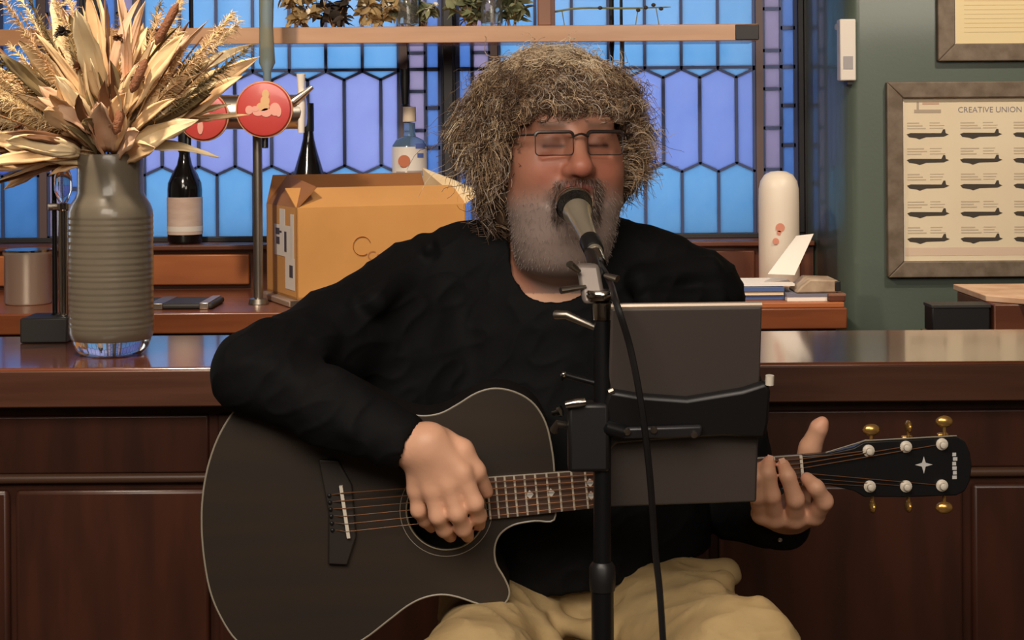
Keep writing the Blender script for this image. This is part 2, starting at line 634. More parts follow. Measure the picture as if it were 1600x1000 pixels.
def laplace(V, Q, w):
    A = np.zeros_like(V)
    n = np.zeros(len(V))
    k = Q.shape[1]
    for i in range(k):
        j = (i + 1) % k
        for (a, b) in ((Q[:, i], Q[:, j]), (Q[:, j], Q[:, i])):
            for c in range(3):
                A[:, c] += np.bincount(a, V[b, c], len(V))
            n += np.bincount(a, minlength=len(V))
    return V + w * (A / np.maximum(n, 1)[:, None] - V)


def vnormals(V, Q):
    fn = np.cross(V[Q[:, 2]] - V[Q[:, 0]], V[Q[:, 3 % Q.shape[1]]] - V[Q[:, 1]])
    N = np.zeros_like(V)
    for i in range(Q.shape[1]):
        for c in range(3):
            N[:, c] += np.bincount(Q[:, i], fn[:, c], len(V))
    return N / (np.linalg.norm(N, axis=1, keepdims=True) + 1e-12)


def many_tubes(paths, radii, sides=3):
    """paths (N,M,3), radii (N,M) -> vertices, quads, index of the tube of each vertex"""
    paths = np.asarray(paths, float)
    N, M, _ = paths.shape
    T = np.gradient(paths, axis=1)
    T /= np.linalg.norm(T, axis=2, keepdims=True) + 1e-9
    ref = np.where(np.abs(T[:, :, 2:3]) < 0.85, np.array([0, 0, 1.0]), np.array([1.0, 0, 0]))
    A = np.cross(T, ref)
    A /= np.linalg.norm(A, axis=2, keepdims=True) + 1e-9
    B = np.cross(A, T)
    w = 2 * np.pi * np.arange(sides) / sides
    V = paths[:, :, None, :] + radii[:, :, None, None] * (A[:, :, None, :] * np.cos(w)[None, None, :, None] + B[:, :, None, :] * np.sin(w)[None, None, :, None])
    idx = np.arange(N * M * sides).reshape(N, M, sides)
    q = np.stack([idx[:, :-1, :], np.roll(idx[:, :-1, :], -1, 2), np.roll(idx[:, 1:, :], -1, 2), idx[:, 1:, :]], -1).reshape(-1, 4)
    return V.reshape(-1, 3), q, np.repeat(np.arange(N), M * sides)


# ================================================================== ROOM
YW = 4.68             # plane of the stained glass
YP = 4.55             # panelling below the sill
BACKZ = 1.095         # back counter height
BARZ = 1.10
ROOMX0, ROOMX1, ROOMY0, ROOMZ = -3.2, 3.0, -1.2, 3.0
structure(MB().box((ROOMX0, ROOMY0, -0.1), (ROOMX1, 4.95, 0)).build('floor', M_FLOOR))
structure(MB().box((ROOMX0, ROOMY0, ROOMZ), (ROOMX1, 4.95, ROOMZ + 0.1)).build('ceiling', M_CEIL))
structure(MB().box((ROOMX0 - 0.1, ROOMY0, 0), (ROOMX0, 4.95, ROOMZ)).build('wall_left', M_ROOM))
structure(MB().box((ROOMX0 - 0.1, ROOMY0 - 0.1, 0), (ROOMX1, ROOMY0, ROOMZ)).build('wall_front', M_ROOM))
structure(MB().box((ROOMX1, ROOMY0, 0), (ROOMX1 + 0.1, 4.4, ROOMZ)).build('wall_right', M_ROOM))

# green wall right of the windows: a splayed return and a frontal face
xa, ya = bx(1258, YW), YW - 0.02
xb, yb = bx(1345, 4.34), 4.34
arc = [(xa + (xb - xa) * (1 - math.cos(a)), ya - (ya - yb) * math.sin(a), 0) for a in np.linspace(0, math.pi / 2, 13)]
mb = MB().prism(arc + [(ROOMX1 + 0.1, yb, 0), (ROOMX1 + 0.1, 4.95, 0), (xa, 4.95, 0)], (0, 0, ROOMZ))
WALLG = structure(mb.build('wall_back', M_GREEN), 'green painted wall beside the stained glass windows')

# wall under the windows with its sill board and wood panels
sillz = bz(379, YP)
zbot = bz(366, YW)
ztop = bz(-190, YW)
xl = ROOMX0
mb = MB().box((xl, YP + 0.015, 0), (xa, 4.86, sillz - 0.012))
mb.box((xl, YW - 0.02, ztop), (xa, 4.95, ROOMZ))
wall_win = structure(mb.build('wall_window', M_PANELDARK), 'dark wood wall below the stained glass windows')
sill = structure(MB().box((xl, YP - 0.012, sillz - 0.014), (xa, YW + 0.03, sillz)).build('trim_1', M_PANELDARK, bevel=0.003), 'wood sill under the windows')
structure(MB().box((xl, YW - 0.012, sillz), (xa, YW + 0.02, zbot)).build('trim_2', M_DARKFRAME, bevel=0.002), 'bottom rail of the windows')
for (p0, p1) in ((-560, -190), (-150, 232 - 165), (236, 388), (420, 760), (790, 1030), (1050, 1178), (1196, 1250)):
    z0, z1 = BACKZ + 0.012, sillz - 0.026
    mm = MB().box((bx(p0, YP), YP - 0.002, z0), (bx(p1, YP), YP + 0.014, z1))
    mm.build('panel', M_PANELWOOD if p1 < 800 else M_PANELDARK, wall_win, bevel=0.004)

# ------------------------------------------------------------------ stained glass windows
PITCH = 57.0


def pane_mesh(name, poly, m, cache={}):
    """poly in window pixels relative to the first point, shared between alike panes"""
    o = poly[0]
    key = (m.name,) + tuple((round(p[0] - o[0], 1), round(p[1] - o[1], 1)) for p in poly)
    if key not in cache:
        k = YW / F
        b = MB().prism([((p[0] - o[0]) * k, 0, -(p[1] - o[1]) * k) for p in poly], (0, 0.004, 0))
        me = bpy.data.meshes.new(name)
        me.from_pydata([tuple(v) for v in b.v], [], b.f)
        bm = bmesh.new()
        bm.from_mesh(me)
        bmesh.ops.recalc_face_normals(bm, faces=bm.faces)
        bm.to_mesh(me)
        bm.free()
        me.materials.append(m)
        cache[key] = me
    return cache[key]


def wp(px, py, dy=0.0):
    return Vector((bx(px, YW), YW + dy, bz(py, YW)))


WTOP = -190


def window(n, x_right, npanes, lav, sky, lavs2=None):
    """window_n whose right outer edge is at pixel x_right; mirrored borders"""
    x_in_r = x_right - 67.0            # right edge of the lattice field
    x_in_l = x_in_r - npanes * PITCH
    x_left = x_in_l - 67.0
    fr = MB()
    for (a, b) in ((x_left - 9, x_left), (x_right, x_right + 9)):
        fr.box((bx(a, YW), YW - 0.022, bz(366, YW)), (bx(b, YW), YW + 0.02, bz(WTOP, YW)))
    root = structure(fr.build('window_%d' % n, M_DARKFRAME, bevel=0.002))
    lead = MB()

    def bar(a, b, w, m=lead, d=0.006):
        A, B = wp(*a), wp(*b)
        t = (B - A).normalized()
        nn = Vector((t.z, 0, -t.x)) * (w * 0.5 * YW / F)
        m.obox((A + B) / 2, (B - A) / 2 + t * 0.0015, nn, Vector((0, d, 0)))

    def pane(poly, m):
        # inset towards the centre so each pane sits between the cames
        me = pane_mesh('pane', poly, m)
        o = bpy.data.objects.new('pane', me)
        COL.objects.link(o)
        o.parent = root
        o.location = wp(poly[0][0], poly[0][1], -0.002)

    # inner brown jambs and borders
    jam = MB()
    for sgn, xi in ((1, x_in_r), (-1, x_in_l)):
        def X(t):
            return xi + sgn * t
        jam.box((min(bx(X(2), YW), bx(X(13), YW)), YW - 0.012, bz(366, YW)), (max(bx(X(2), YW), bx(X(13), YW)), YW + 0.012, bz(WTOP, YW)))
        pk = [(-185), (-118), -50, 17, 82, 107.5, 142, 203, 268, 318, 366]
        for a, b in zip(pk[:-1], pk[1:]):
            xs = sorted((X(16), X(39)))
            pane([(xs[0] - 2, a + .5), (xs[1] + 2, a + .5), (xs[1] + 2, b - .5), (xs[0] - 2, b - .5)], M_PINK)
            bar((X(14), b), (X(41), b), 5)
        bar((X(41.5), 366), (X(41.5), WTOP), 5)
        bk = [-185, -135, -75, -14, 47, 107.5, 168, 230, 290, 366]
        for a, b in zip(bk[:-1], bk[1:]):
            xs = sorted((X(44), X(61)))
            pane([(xs[0] - 2, a + .5), (xs[1] + 2.5, a + .5), (xs[1] + 2.5, b - .5), (xs[0] - 2, b - .5)], M_BLUE)
            bar((X(42), b), (X(63), b), 6)
        bar((X(64), 366), (X(64), WTOP), 6)
        bar((X(0), 366), (X(0), WTOP), 6)
        bar((X(14), 366), (X(14), WTOP), 5)
    jam.build('inner_jamb', M_BRASSFRAME, root)
    # lattice
    g = 0.6
    yL, yA, yV, yB, yC, yE = 107.5, 110.0, 123.0, 257.0, 270.0, 366.0
    bar((x_in_l, yL), (x_in_r, yL), 4.5)
    bar((x_in_l, -78), (x_in_r, -78), 4.5)
    hp = PITCH / 2
    nh = npanes * 2
    # half columns: even multiples of hp carry lavender edges (valleys) shifted by half a pane
    for i in range(npanes + 1):
        c = x_in_l + i * PITCH                    # peak column: lavender centre
        l, r = max(c - hp, x_in_l), min(c + hp, x_in_r)
        poly = []
        if l < c:
            poly += [(l + g, yV + 0.6)]
        poly += [(max(c, l) + (0 if l < c < r else (g if l >= c else -g)), yA + 0.5)] if True else []
        if r > c:
            poly += [(r - g, yV + 0.6)]
            poly += [(r - g, yB - 1)]
        poly += [(c + (0 if l < c < r else (g if l >= c else -g)), yC - 0.6)]
        if l < c:
            poly += [(l + g, yB - 1)]
        mm = lav if (lavs2 is None or i < npanes * 0.55) else lavs2
        pane(poly, mm)
        # zigzags
        if l < c:
            bar((l, yV), (c, yA), 4)
            bar((l, yB), (c, yC), 4)
        if r > c:
            bar((c, yA), (r, yV), 4)
            bar((r, yB), (c, yC), 4)
            if r < x_in_r:
                bar((r, yV), (r, yB), 5)
        if x_in_l < c < x_in_r:
            bar((c, yC), (c, yE), 4.5)
            bar((c, yL), (c, WTOP), 4.5)
    for i in range(npanes):
        a, b = x_in_l + i * PITCH, x_in_l + (i + 1) * PITCH
        c = (a + b) / 2
        pane([(a + g, yC + 0.5), (c, yB + 0.6), (b - g, yC + 0.5), (b - g, yE), (a + g, yE)], sky)
        pane([(a, yL), (b, yL), (c, yV - 0.5)], sky)
        pane([(a + g, -78), (b - g, -78), (b - g, yL), (a + g, yL)], sky)
        pane([(a + g, WTOP), (b - g, WTOP), (b - g, -78.5), (a + g, -78.5)], lav)
    lead.build('lead_came', M_LEAD, root, smooth=False)
    return x_left


x0 = window(1, 1246, 7, M_LAV, M_SKY, M_LAV2)
x1 = window(2, 691, 7, M_LAV, M_SKY)
x2 = window(3, 128, 7, M_LAVD, M_SKYD)
for i, (a, b) in enumerate(((691 + 9, x0 - 9), (128 + 9, x1 - 9), (x2 - 60, x2 - 9))):
    m = MB().box((bx(a, YW), YW - 0.05, sillz), (bx(b, YW), YW + 0.05, ztop))
    m.box((bx(a + 10, YW), YW - 0.058, sillz), (bx(b - 10, YW), YW - 0.05, ztop))
    structure(m.build('trim_%d' % (3 + i), M_DARKFRAME, bevel=0.003), 'dark mullion between two stained glass windows')
structure(MB().box((bx(1255, YW), YW - 0.03, sillz), (xa + 0.02, YW + 0.05, ztop)).build('trim_6', M_DARKFRAME), 'dark outer frame at the right of the windows')

# ================================================================== BAR
bar = thing('bar_counter', 'long dark brown polished wooden bar behind the singer', 'bar', (0, 3.0, 0))
bl, br = -2.6, 2.9
MB().box((bl, 3.0, BARZ - 0.071), (br, 3.48, BARZ)).build('bar_top', M_BARTOP, bar, bevel=0.006, seg=3)
MB().box((bl, 2.996, BARZ - 0.069), (br, 3.002, BARZ - 0.005)).build('front_edge', M_BAREDGE, bar, bevel=0.002)
MB().box((bl, 3.06, 0), (br, 3.44, BARZ - 0.071)).build('carcass', M_BARPANEL, bar)
MB().tube([(bl, 3.052, bz(743, 3.05)), (br, 3.052, bz(743, 3.05))], 0.009, 10).build('moulding', mat('moulding_wood', (84, 58, 44), 0.4), bar)
zt = bz(760, 3.05)
for (a, b) in ((-760, -360), (-330, 30 - 20), (20, 322), (336, 760), (774, 1105), (1119, 1500), (1514, 1900), (1914, 2300)):
    m = MB().box((bx(a, 3.05), 3.045, 0.12), (bx(b, 3.05), 3.061, zt))
    m.build('front_panel', M_BARPANEL, bar, bevel=0.008)
for (a, b) in ((-760, 322), (336, 1105), (1119, 2300)):
    MB().box((bx(a, 3.05), 3.052, bz(736, 3.05)), (bx(b, 3.05), 3.061, bz(645, 3.05))).build('frieze_panel', M_BARPANEL, bar, bevel=0.004)

# back counter under the windows
bb = thing('back_counter', 'reddish brown wooden back counter below the stained glass windows', 'counter', (-0.6, 4.2, 0))
xr = bx(1322, 3.96)
MB().box((xl + 0.02, 3.96, BACKZ - 0.05), (xr, YP - 0.004, BACKZ)).build('counter_top', M_COUNTER, bb, bevel=0.004)
MB().box((xl + 0.02, 4.0, 0), (xr - 0.02, YP - 0.01, BACKZ - 0.05)).build('cabinet', M_PANELDARK, bb)
MB().box((bx(1140, 3.97), 3.97, BACKZ), (xr - 0.005, 4.36, BACKZ + 0.012)).build('raised_board', M_PANELWOOD, bb, bevel=0.002)

# ================================================================== SHELF over the window
ys = 4.28
sh = thing('wall_shelf', 'long pale wood shelf hung across the stained glass windows', 'shelf', (bx(600, ys), ys, bz(66, ys)))
MB().box((bx(-260, ys), ys, bz(66, ys)), (bx(1186, ys), ys + 0.17, bz(40, ys))).build('board', M_SHELF, sh, bevel=0.002)
MB().box((bx(1150, ys), ys - 0.002, bz(65, ys)), (bx(1187, ys), ys + 0.17, bz(41, ys))).build('end_cap', M_DARKFRAME, sh, bevel=0.002)
for p in (957, 972):
    MB().tube([(bx(p, 4.36), 4.36, bz(66, ys)), (bx(p, 4.36), 4.36, ROOMZ - 0.002)], 0.006 if p == 957 else 0.004, 8).build('hanging_rod', M_BLACKMET, sh)
for p in (300, -150):
    MB().tube([(bx(p, 4.36), 4.36, bz(66, ys)), (bx(p, 4.36), 4.36, ROOMZ - 0.002)], 0.006, 8).build('hanging_rod', M_BLACKMET, sh)
m = MB().tube([(bx(957, 4.36), 4.36, bz(66, ys)), (bx(957, 4.36), 4.36, bz(100, ys))], [0.007, 0.003], 8)
m.build('rod_end', M_BLACKMET, sh)
MB().tube([(bx(973, 4.36), 4.36, bz(66, ys)), (bx(973, 4.36), 4.36, bz(104, ys))], 0.006, 8).build('steel_rod_end', M_DULLSTEEL, sh)
shz = bz(40, ys)


def leaf_quads(mb, base, d, up, L, w, bend=0.3, n=4):
    """a small pointed leaf with a folded midrib"""
    base, d, up = Vector(base), Vector(d).normalized(), Vector(up)
    side = d.cross(up).normalized()
    nn = side.cross(d).normalized()
    vs, fs = [], []
    for i in range(n + 1):
        t = i / n
        c = base + d * (L * t) - nn * (bend * L * t * t)
        ww = w * math.sin(math.pi * min(1, 0.12 + 0.88 * t)) ** 0.8 if t < 1 else 0
        vs += [c - side * ww + nn * ww * 0.35, c, c + side * ww + nn * ww * 0.35]
    for i in range(n):
        k = i * 3
        fs += [(k, k + 1, k + 4, k + 3), (k + 1, k + 2, k + 5, k + 4)]
    mb.add(vs, fs)


def rnd_dir(up=0.3):
    v = Vector((random.gauss(0, 1), random.gauss(0, 1), random.gauss(up, 0.7)))
    return v.normalized()


def foliage(name, label, px, wpx, hpx, m, flower=None, nl=90, group='dried plants along the shelf'):
    c = Vector((bx(px, ys + 0.08), ys + 0.08, shz))
    W, Hh = 1.0 * wpx * ys / F, 1.45 * hpx * ys / F
    t = thing(name, label, 'dried plant', c, group)
    st, lf, fl = MB(), MB(), MB()
    for i in range(10):
        d = Vector((random.uniform(-1, 1) * W, random.uniform(-0.05, 0.05), random.uniform(0.3, 1) * Hh))
        pts = spline([c + Vector((random.uniform(-.3, .3) * W, 0, 0.001)), c + d * 0.6 + Vector((0, 0, 0.012)), c + d], 4)
        st.tube(pts, 0.0014, 5)
        for k in range(nl // 7):
            p = pts[random.randrange(2, len(pts))]
            leaf_quads(lf, p, rnd_dir(0.2), rnd_dir(1), random.uniform(.022, .045), random.uniform(.006, .011))
        if flower and i % 2 == 0:
            p = pts[-1]
            for k in range(6):
                leaf_quads(fl, p, rnd_dir(0.3), rnd_dir(1), random.uniform(.014, .022), .006)
    for v in lf.v + fl.v:
        v.z = max(v.z, shz + 0.002)
    st.build('stem', M_STEM, t)
    lf.build('foliage', m, t, kind='stuff')
    if flower:
        fl.build('blossom', flower, t)
    return t


foliage('dried_greenery', 'grey green dried sprig on the shelf, right of the tall tap handle', 470, 34, 44, M_FOLTAN, M_FOLWHITE)
foliage('dried_greenery', 'dark seedy dried clump on the shelf above the right red badge', 525, 26, 30, M_FOLDARK, None, 60)
foliage('dried_greenery', 'tan dried sprig on the shelf above the dark champagne bottle', 590, 40, 46, M_FOLTAN, M_FOLWHITE)
foliage('dried_greenery', 'leafy green dried sprig on the shelf above the gin bottle', 660, 36, 50, M_FOLGREEN, M_FOLWHITE)
foliage('dried_greenery', 'green and white dried sprig on the shelf over the dark mullion', 735, 40, 55, M_FOLGREEN, M_FOLWHITE)
foliage('dried_greenery', 'tan and green dried sprig on the shelf beside the wood block', 800, 34, 48, M_FOLGREEN, M_FOLWHITE)
# glass jars between the sprigs
for px, lab in ((640, 'small clear glass jar on the shelf above the gin bottle'), (770, 'small clear glass jar on the shelf over the singer, left of the wood block')):
    c = (bx(px, ys + 0.06), ys + 0.05, shz)
    t = thing('glass_jar', lab, 'jar', c)
    MB().lathe(c, [(0.0, 0.001), (0.026, 0.002), (0.028, 0.01), (0.028, 0.075), (0.02, 0.09), (0.021, 0.105), (0.018, 0.105), (0.017, 0.09), (0.024, 0.072), (0.024, 0.01), (0, 0.008)], 20, cap=False).build('jar_glass', M_CLEAR, t)
    MB().lathe((c[0], c[1], c[2] + 0.1062), [(0.0, 0), (0.023, 0.0), (0.023, 0.012), (0, 0.012)], 20, cap=False).build('lid', M_FOLTAN, t)
t = thing('wood_block', 'brown wood block standing on the shelf above the singer', 'block', (bx(854, ys), ys + 0.05, shz))
MB().box((bx(842, ys), ys + 0.02, shz + 0.0005), (bx(864, ys), ys + 0.1, shz + 0.12)).build('block_body', M_WOODBLOCK, t, bevel=0.003)
MB().box((bx(862, ys), ys + 0.016, shz + 0.0005), (bx(869, ys), ys + 0.104, shz + 0.124)).build('end_board', M_PANELDARK, t, bevel=0.001)
t = thing('dry_twig', 'thin dry twig with buds lying along the shelf end', 'twig', (bx(960, ys), ys + 0.06, shz))
tw = MB().tube(spline([(bx(866, ys), ys + .03, bz(18, ys)), (bx(910, ys), ys + .035, bz(12, ys)), (bx(985, ys), ys + .03, bz(13, ys)), (bx(1052, ys), ys + .04, bz(11, ys))], 5), [0.003] * 12 + [0.002] * 3 + [.0008], 6)
for a, b in (((880, 16), (884, 39.5)), ((1000, 13), (996, 39.5)), ((1028, 12), (1033, 39.5))):
    tw.tube([(bx(a[0], ys), ys + .032, bz(a[1], ys)), (bx(b[0], ys), ys + .04, bz(b[1], ys))], 0.0014, 5)
tw.build('twig_stem', M_FOLGREEN, t)
for px, py in ((1000, 16), (1024, 8), (1036, 14), (940, 12), (1012, 12)):
    MB().ball((bx(px, ys), ys + .03, bz(py, ys)), (0.006, 0.006, 0.005), 8, 6).build('bud', M_FOLDARK, t)

# ================================================================== BOTTLES AND BAR WARE


def lathe_px(mb, cx, Y, prof, n=28):
    """prof list of (radius px, image y) top to bottom"""
    o = (bx(cx, Y), Y, 0)
    mb.lathe(o, [(r * Y / F, bz(y, Y)) for (r, y) in reversed(prof)], n)
    return mb


yb_ = 4.615
base_y = HOR + (CAMZ - sillz - 0.0008) * F / yb_
# wine bottle with pale label
t = thing('wine_bottle', 'dark wine bottle with a pale label on the sill, right of the vase', 'bottle', (bx(288, yb_), yb_, sillz))
B0 = base_y
lathe_px(MB(), 288, yb_, [(0, 203), (8.5, 204), (9.5, 207), (9.5, 216), (8.5, 218), (8.8, 240), (12, 254), (20, 268), (26, 282), (27, 292), (27, B0 - 4), (24, B0), (0, B0)]).build('glass', M_WINE, t)
lathe_px(MB(), 288, yb_, [(27.6, 304), (27.6, 362)]).build('label', M_WINELABEL, t)
lathe_px(MB(), 288, yb_, [(27.9, 349), (27.9, 357)]).build('label_band', M_WHITE, t)
lathe_px(MB(), 288, yb_, [(0, 202), (9.8, 203), (9.8, 232), (9.4, 234)]).build('capsule', M_BLACK, t)
mb = MB()
for k in range(9):
    a = math.radians(-118 + k * 7)
    r = 27.0 * yb_ / F
    c = Vector((bx(288, yb_) + r * 0.8 * math.cos(a), yb_ + r * 0.8 * math.sin(a), bz(275, yb_)))
    mb.box(c - Vector((.0012, .001, .004)), c + Vector((.0012, .001, .003)))
mb.build('neck_emblem', M_GREYPRINT, t)

# champagne style bottle behind the carton
t = thing('champagne_bottle', 'dark slender bottle on the sill behind the open carton', 'bottle', (bx(482, yb_), yb_, sillz))
lathe_px(MB(), 482, yb_, [(0, 160), (7, 161), (8, 165), (8, 205), (9, 215), (13, 232), (20, 255), (25, 272), (29, 290), (31, 305), (31, B0 - 4), (28, B0), (0, B0)]).build('glass', M_WINE, t)
lathe_px(MB(), 482, yb_, [(0, 158), (8.6, 159), (8.8, 200), (8.4, 203)]).build('foil', M_BLACK, t)
lathe_px(MB(), 482, yb_, [(31.5, 315), (31.5, 360)]).build('label', M_WINELABEL, t)
MB().ball((bx(482, yb_), yb_ - 0.0165, bz(222, yb_)), 0.004, 8, 6).build('foil_seal', M_CHROME, t)

# gin bottle
t = thing('gin_bottle', 'pale blue clear bottle with white label, orange emblem and black pourer', 'bottle', (bx(640, yb_), yb_, sillz))
lathe_px(MB(), 640, yb_, [(0, 190), (9, 191), (9, 202), (8.5, 204), (10, 212), (22, 218), (27, 226), (27.5, 240), (27.5, B0 - 3), (24, B0), (0, B0)]).build('glass', M_GIN, t)
lathe_px(MB(), 640, yb_, [(0, 165), (10, 166), (10.5, 189), (0, 190)]).build('cap', mat('cream_cap', (214, 196, 172), 0.5), t)
lathe_px(MB(), 633, yb_, [(0, 106), (8, 107), (8, 128), (6, 150), (5, 162), (9, 164.5), (0, 165)]).build('pourer', M_BLACK, t)
# curved label on the front
lab = MB()
o = Vector((bx(640, yb_), yb_, 0))
rr = 27.9 * yb_ / F


def wrap(a0, a1, y0, y1, r, n=10):
    vs, fs = [], []
    for k in range(n + 1):
        a = math.radians(a0 + (a1 - a0) * k / n - 90)
        for y in (y1, y0):
            vs.append(o + Vector((r * math.cos(a), r * math.sin(a), bz(y, yb_))))
    for k in range(n):
        fs.append((2 * k, 2 * k + 2, 2 * k + 3, 2 * k + 1))
    return vs, fs


lab.add(*wrap(-75, 75, 228, 300, rr))
lab.build('label', M_WHITE, t)
em = MB()
em.lathe((bx(633, yb_), yb_ - rr - 0.0016, bz(250, yb_)), [(0.0, 0), (9.5 * yb_ / F, 0), (9.5 * yb_ / F, 0.002), (0, 0.002)], 20, (0, 1, 0), cap=False)
em.build('orange_emblem', M_ORANGE, t)
bp_ = MB()
bp_.add(*wrap(22, 62, 223, 231, rr + 0.0006))
bp_.add(*wrap(28, 52, 238, 245, rr + 0.0006))
bp_.build('blue_mark', M_BLUEPRINT, t)
gp = MB()
gp.add(*wrap(-45, -12, 266, 273, rr + 0.0006, 5))
gp.add(*wrap(-5, 55, 265, 273, rr + 0.0006, 6))
gp.build('grey_lettering', M_GREYPRINT, t)

# cream rounded bottle at the right of the window, on the back counter
yc = 4.3
t = thing('cream_bottle', 'tall cream bottle with rounded top and small red marks at the right of the window', 'bottle', (bx(1215, yc), yc, BACKZ))
B1 = HOR + (CAMZ - BACKZ - 0.0132) * F / yc
lathe_px(MB(), 1216, yc, [(0, 270), (12, 271), (22, 276), (28.5, 286), (31, 298), (31.5, 320), (31.5, B1 - 4), (29, B1), (0, B1)], 32).build('bottle_body', M_CREAM, t)
mk = MB()
for (px, py, r) in ((1213, 357, 7), (1206, 378, 5), (1211, 365, 3.5)):
    mk.lathe((bx(px, yc), yc - 31.9 * yc / F, bz(py, yc)), [(0, 0), (r * yc / F, 0), (r * yc / F, 0.0022), (0, 0.0022)], 14, (0, 1, 0), cap=False)
mk.build('red_mark', mat('red_brown_mark', (196, 128, 106), 0.5), t)

# open booklet on a pile of papers at the right end of the back counter
zb = BACKZ + 0.0125
t = thing('blue_folder', 'blue folder under the open white booklet on the back counter', 'folder', (bx(1200, 4.08), 4.08, zb))
MB().box((bx(1138, 4.05), 4.03, zb), (bx(1222, 4.05), 4.2, zb + 0.012)).build('cover', M_BLUEBOOK, t, bevel=0.001)
MB().box((bx(1136, 4.05), 4.025, zb + 0.0125), (bx(1220, 4.05), 4.2, zb + 0.02)).build('pages', M_PAPER, t)
MB().box((bx(1136, 4.05), 4.022, zb + 0.0205), (bx(1221, 4.05), 4.2, zb + 0.032)).build('upper_cover', M_BLUEBOOK, t, bevel=0.001)
t = thing('grey_magazine', 'grey magazine beside the blue folder on the back counter', 'magazine', (bx(1250, 4.06), 4.06, zb))
MB().box((bx(1224, 4.04), 4.0, zb), (bx(1286, 4.04), 4.16, zb + 0.01)).build('pages', M_WHITE, t)
MB().box((bx(1223, 4.04), 3.999, zb + 0.0102), (bx(1287, 4.04), 4.161, zb + 0.018)).build('cover', M_GREYBOOK, t)
t = thing('open_booklet', 'open white booklet with one page raised, below the cream bottle', 'booklet', (bx(1200, 4.07), 4.07, zb + 0.033))
zk = zb + 0.0335
mb = MB()
mb.prism([(bx(1136, 4.03), 4.03, zk), (bx(1240, 4.03), 4.03, zk), (bx(1240, 4.03), 4.19, zk), (bx(1136, 4.03), 4.19, zk)], (0, 0, 0.006))
mb.build('flat_page', M_WHITE, t)
def pq(px, py, Y):
    return Vector((bx(px, Y), Y, bz(py, Y)))


mb = MB().prism([pq(1198, 431, 4.06), pq(1240, 433, 4.05), pq(1270, 369, 4.14), pq(1243, 372, 4.15)], (0.0005, 0.002, 0.0005))
mb.build('raised_page', M_WHITE, t)
t = thing('beige_pouch', 'small mottled beige pouch on the grey magazine by the wall', 'pouch', (bx(1275, 4.05), 4.05, zb + 0.019))
zz = zb + 0.019
mb = MB().prism([(bx(1240, 4.02), 4.0, zz), (bx(1304, 4.02), 4.0, zz), (bx(1306, 4.02), 4.0, zz + .03), (bx(1262, 4.02), 4.0, zz + .033), (bx(1248, 4.02), 4.0, zz + .016)], (0, 0.12, 0))
mb.build('pouch_body', M_BEIGEBOX, t, bevel=0.004)
MB().box((bx(1300, 4.02), 3.998, zz + .004), (bx(1309, 4.02), 4.1, zz + .028)).build('zip_end', M_BLACK, t, bevel=0.002)
t = thing('brown_box', 'narrow dark brown box at the right end of the back counter', 'box', (bx(1305, 4.02), 4.02, zb))
MB().box((bx(1292, 4.0), 3.985, zb), (bx(1317, 4.0), 4.1, zb + 0.0185)).build('box_body', M_PANELDARK, t, bevel=0.002)
MB().box((bx(1291, 4.0), 3.984, zb + 0.012), (bx(1318, 4.0), 4.101, zb + 0.0186)).build('lid', M_WOODBLOCK, t, bevel=0.001)

# dark box and wooden crate behind the bar at the far right
yq = 3.75
t = thing('black_box', 'black shallow box behind the right end of the bar', 'box', (bx(1499, yq), yq, 0))
zq = bz(482, yq)
MB().box((bx(1454, yq), yq, zq - 0.06), (bx(1545, yq), yq + 0.07, zq)).build('box_body', M_BLACK, t, bevel=0.003)
MB().box((bx(1453, yq), yq - 0.002, zq - 0.006), (bx(1546, yq), yq + 0.072, zq + 0.001)).build('lid', M_BLACKSLATE, t, bevel=0.001)
MB().box((bx(1450, yq), yq - 0.005, 0), (bx(1548, yq), yq + 0.08, zq - 0.061)).build('plinth', M_PANELDARK, t)
t = thing('wooden_crate', 'brown wooden crate with a pale lid at the far right behind the bar', 'crate', (bx(1600, yq), yq, 0))
MB().box((bx(1549, yq), yq - 0.01, 0), (bx(1760, yq), yq + 0.3, zq + 0.002)).build('crate_body', M_PANELDARK, t, bevel=0.003)
mb = MB().prism([(bx(1548, yq), yq + 0.05, zq + 0.0025), (bx(1606, yq), yq - 0.04, zq + 0.0025), (bx(1765, yq), yq - 0.04, zq + 0.0025), (bx(1765, yq), yq + 0.33, zq + 0.0025), (bx(1548, yq), yq + 0.33, zq + 0.0025)], (0, 0, 0.014))
mb.build('lid', M_LEAFPINK, t, bevel=0.002)

# steel canister on the left of the back counter
y_ = 4.2
t = thing('steel_canister', 'brushed steel canister at the left end of the back counter', 'canister', (bx(42, y_), y_, BACKZ))
Bc = HOR + (CAMZ - BACKZ - 0.0008) * F / y_
lathe_px(MB(), 42, y_, [(0, 394), (34, 393), (35, 388), (38, 387), (38, 391), (36, 394), (36, Bc - 3), (34, Bc), (0, Bc)], 40).build('can_body', mat('satin_steel', (206, 198, 184), 0.34, 0.75), t)
lathe_px(MB(), 42, y_, [(38.5, 384), (38.5, 387), (0, 387.5)], 40).build('rim', M_CHROME, t)

# flat bar tools on the back counter
t = thing('bar_tool_roll', 'flat dark tool roll with steel clasp on the back counter behind the vase', 'tool roll', (bx(290, 4.15), 4.12, BACKZ))
MB().box((bx(212, 4.1), 4.03, BACKZ + .0006), (bx(338, 4.1), 4.2, BACKZ + 0.014)).build('roll', M_BLACKSLATE, t, bevel=0.005)
MB().box((bx(318, 4.1), 4.026, BACKZ + .0005), (bx(332, 4.1), 4.205, BACKZ + 0.017)).build('clasp', M_STEEL, t, bevel=0.002)
MB().box((bx(240, 4.1), 4.026, BACKZ + .0005), (bx(262, 4.1), 4.205, BACKZ + 0.016)).build('band', M_DULLSTEEL, t, bevel=0.002)

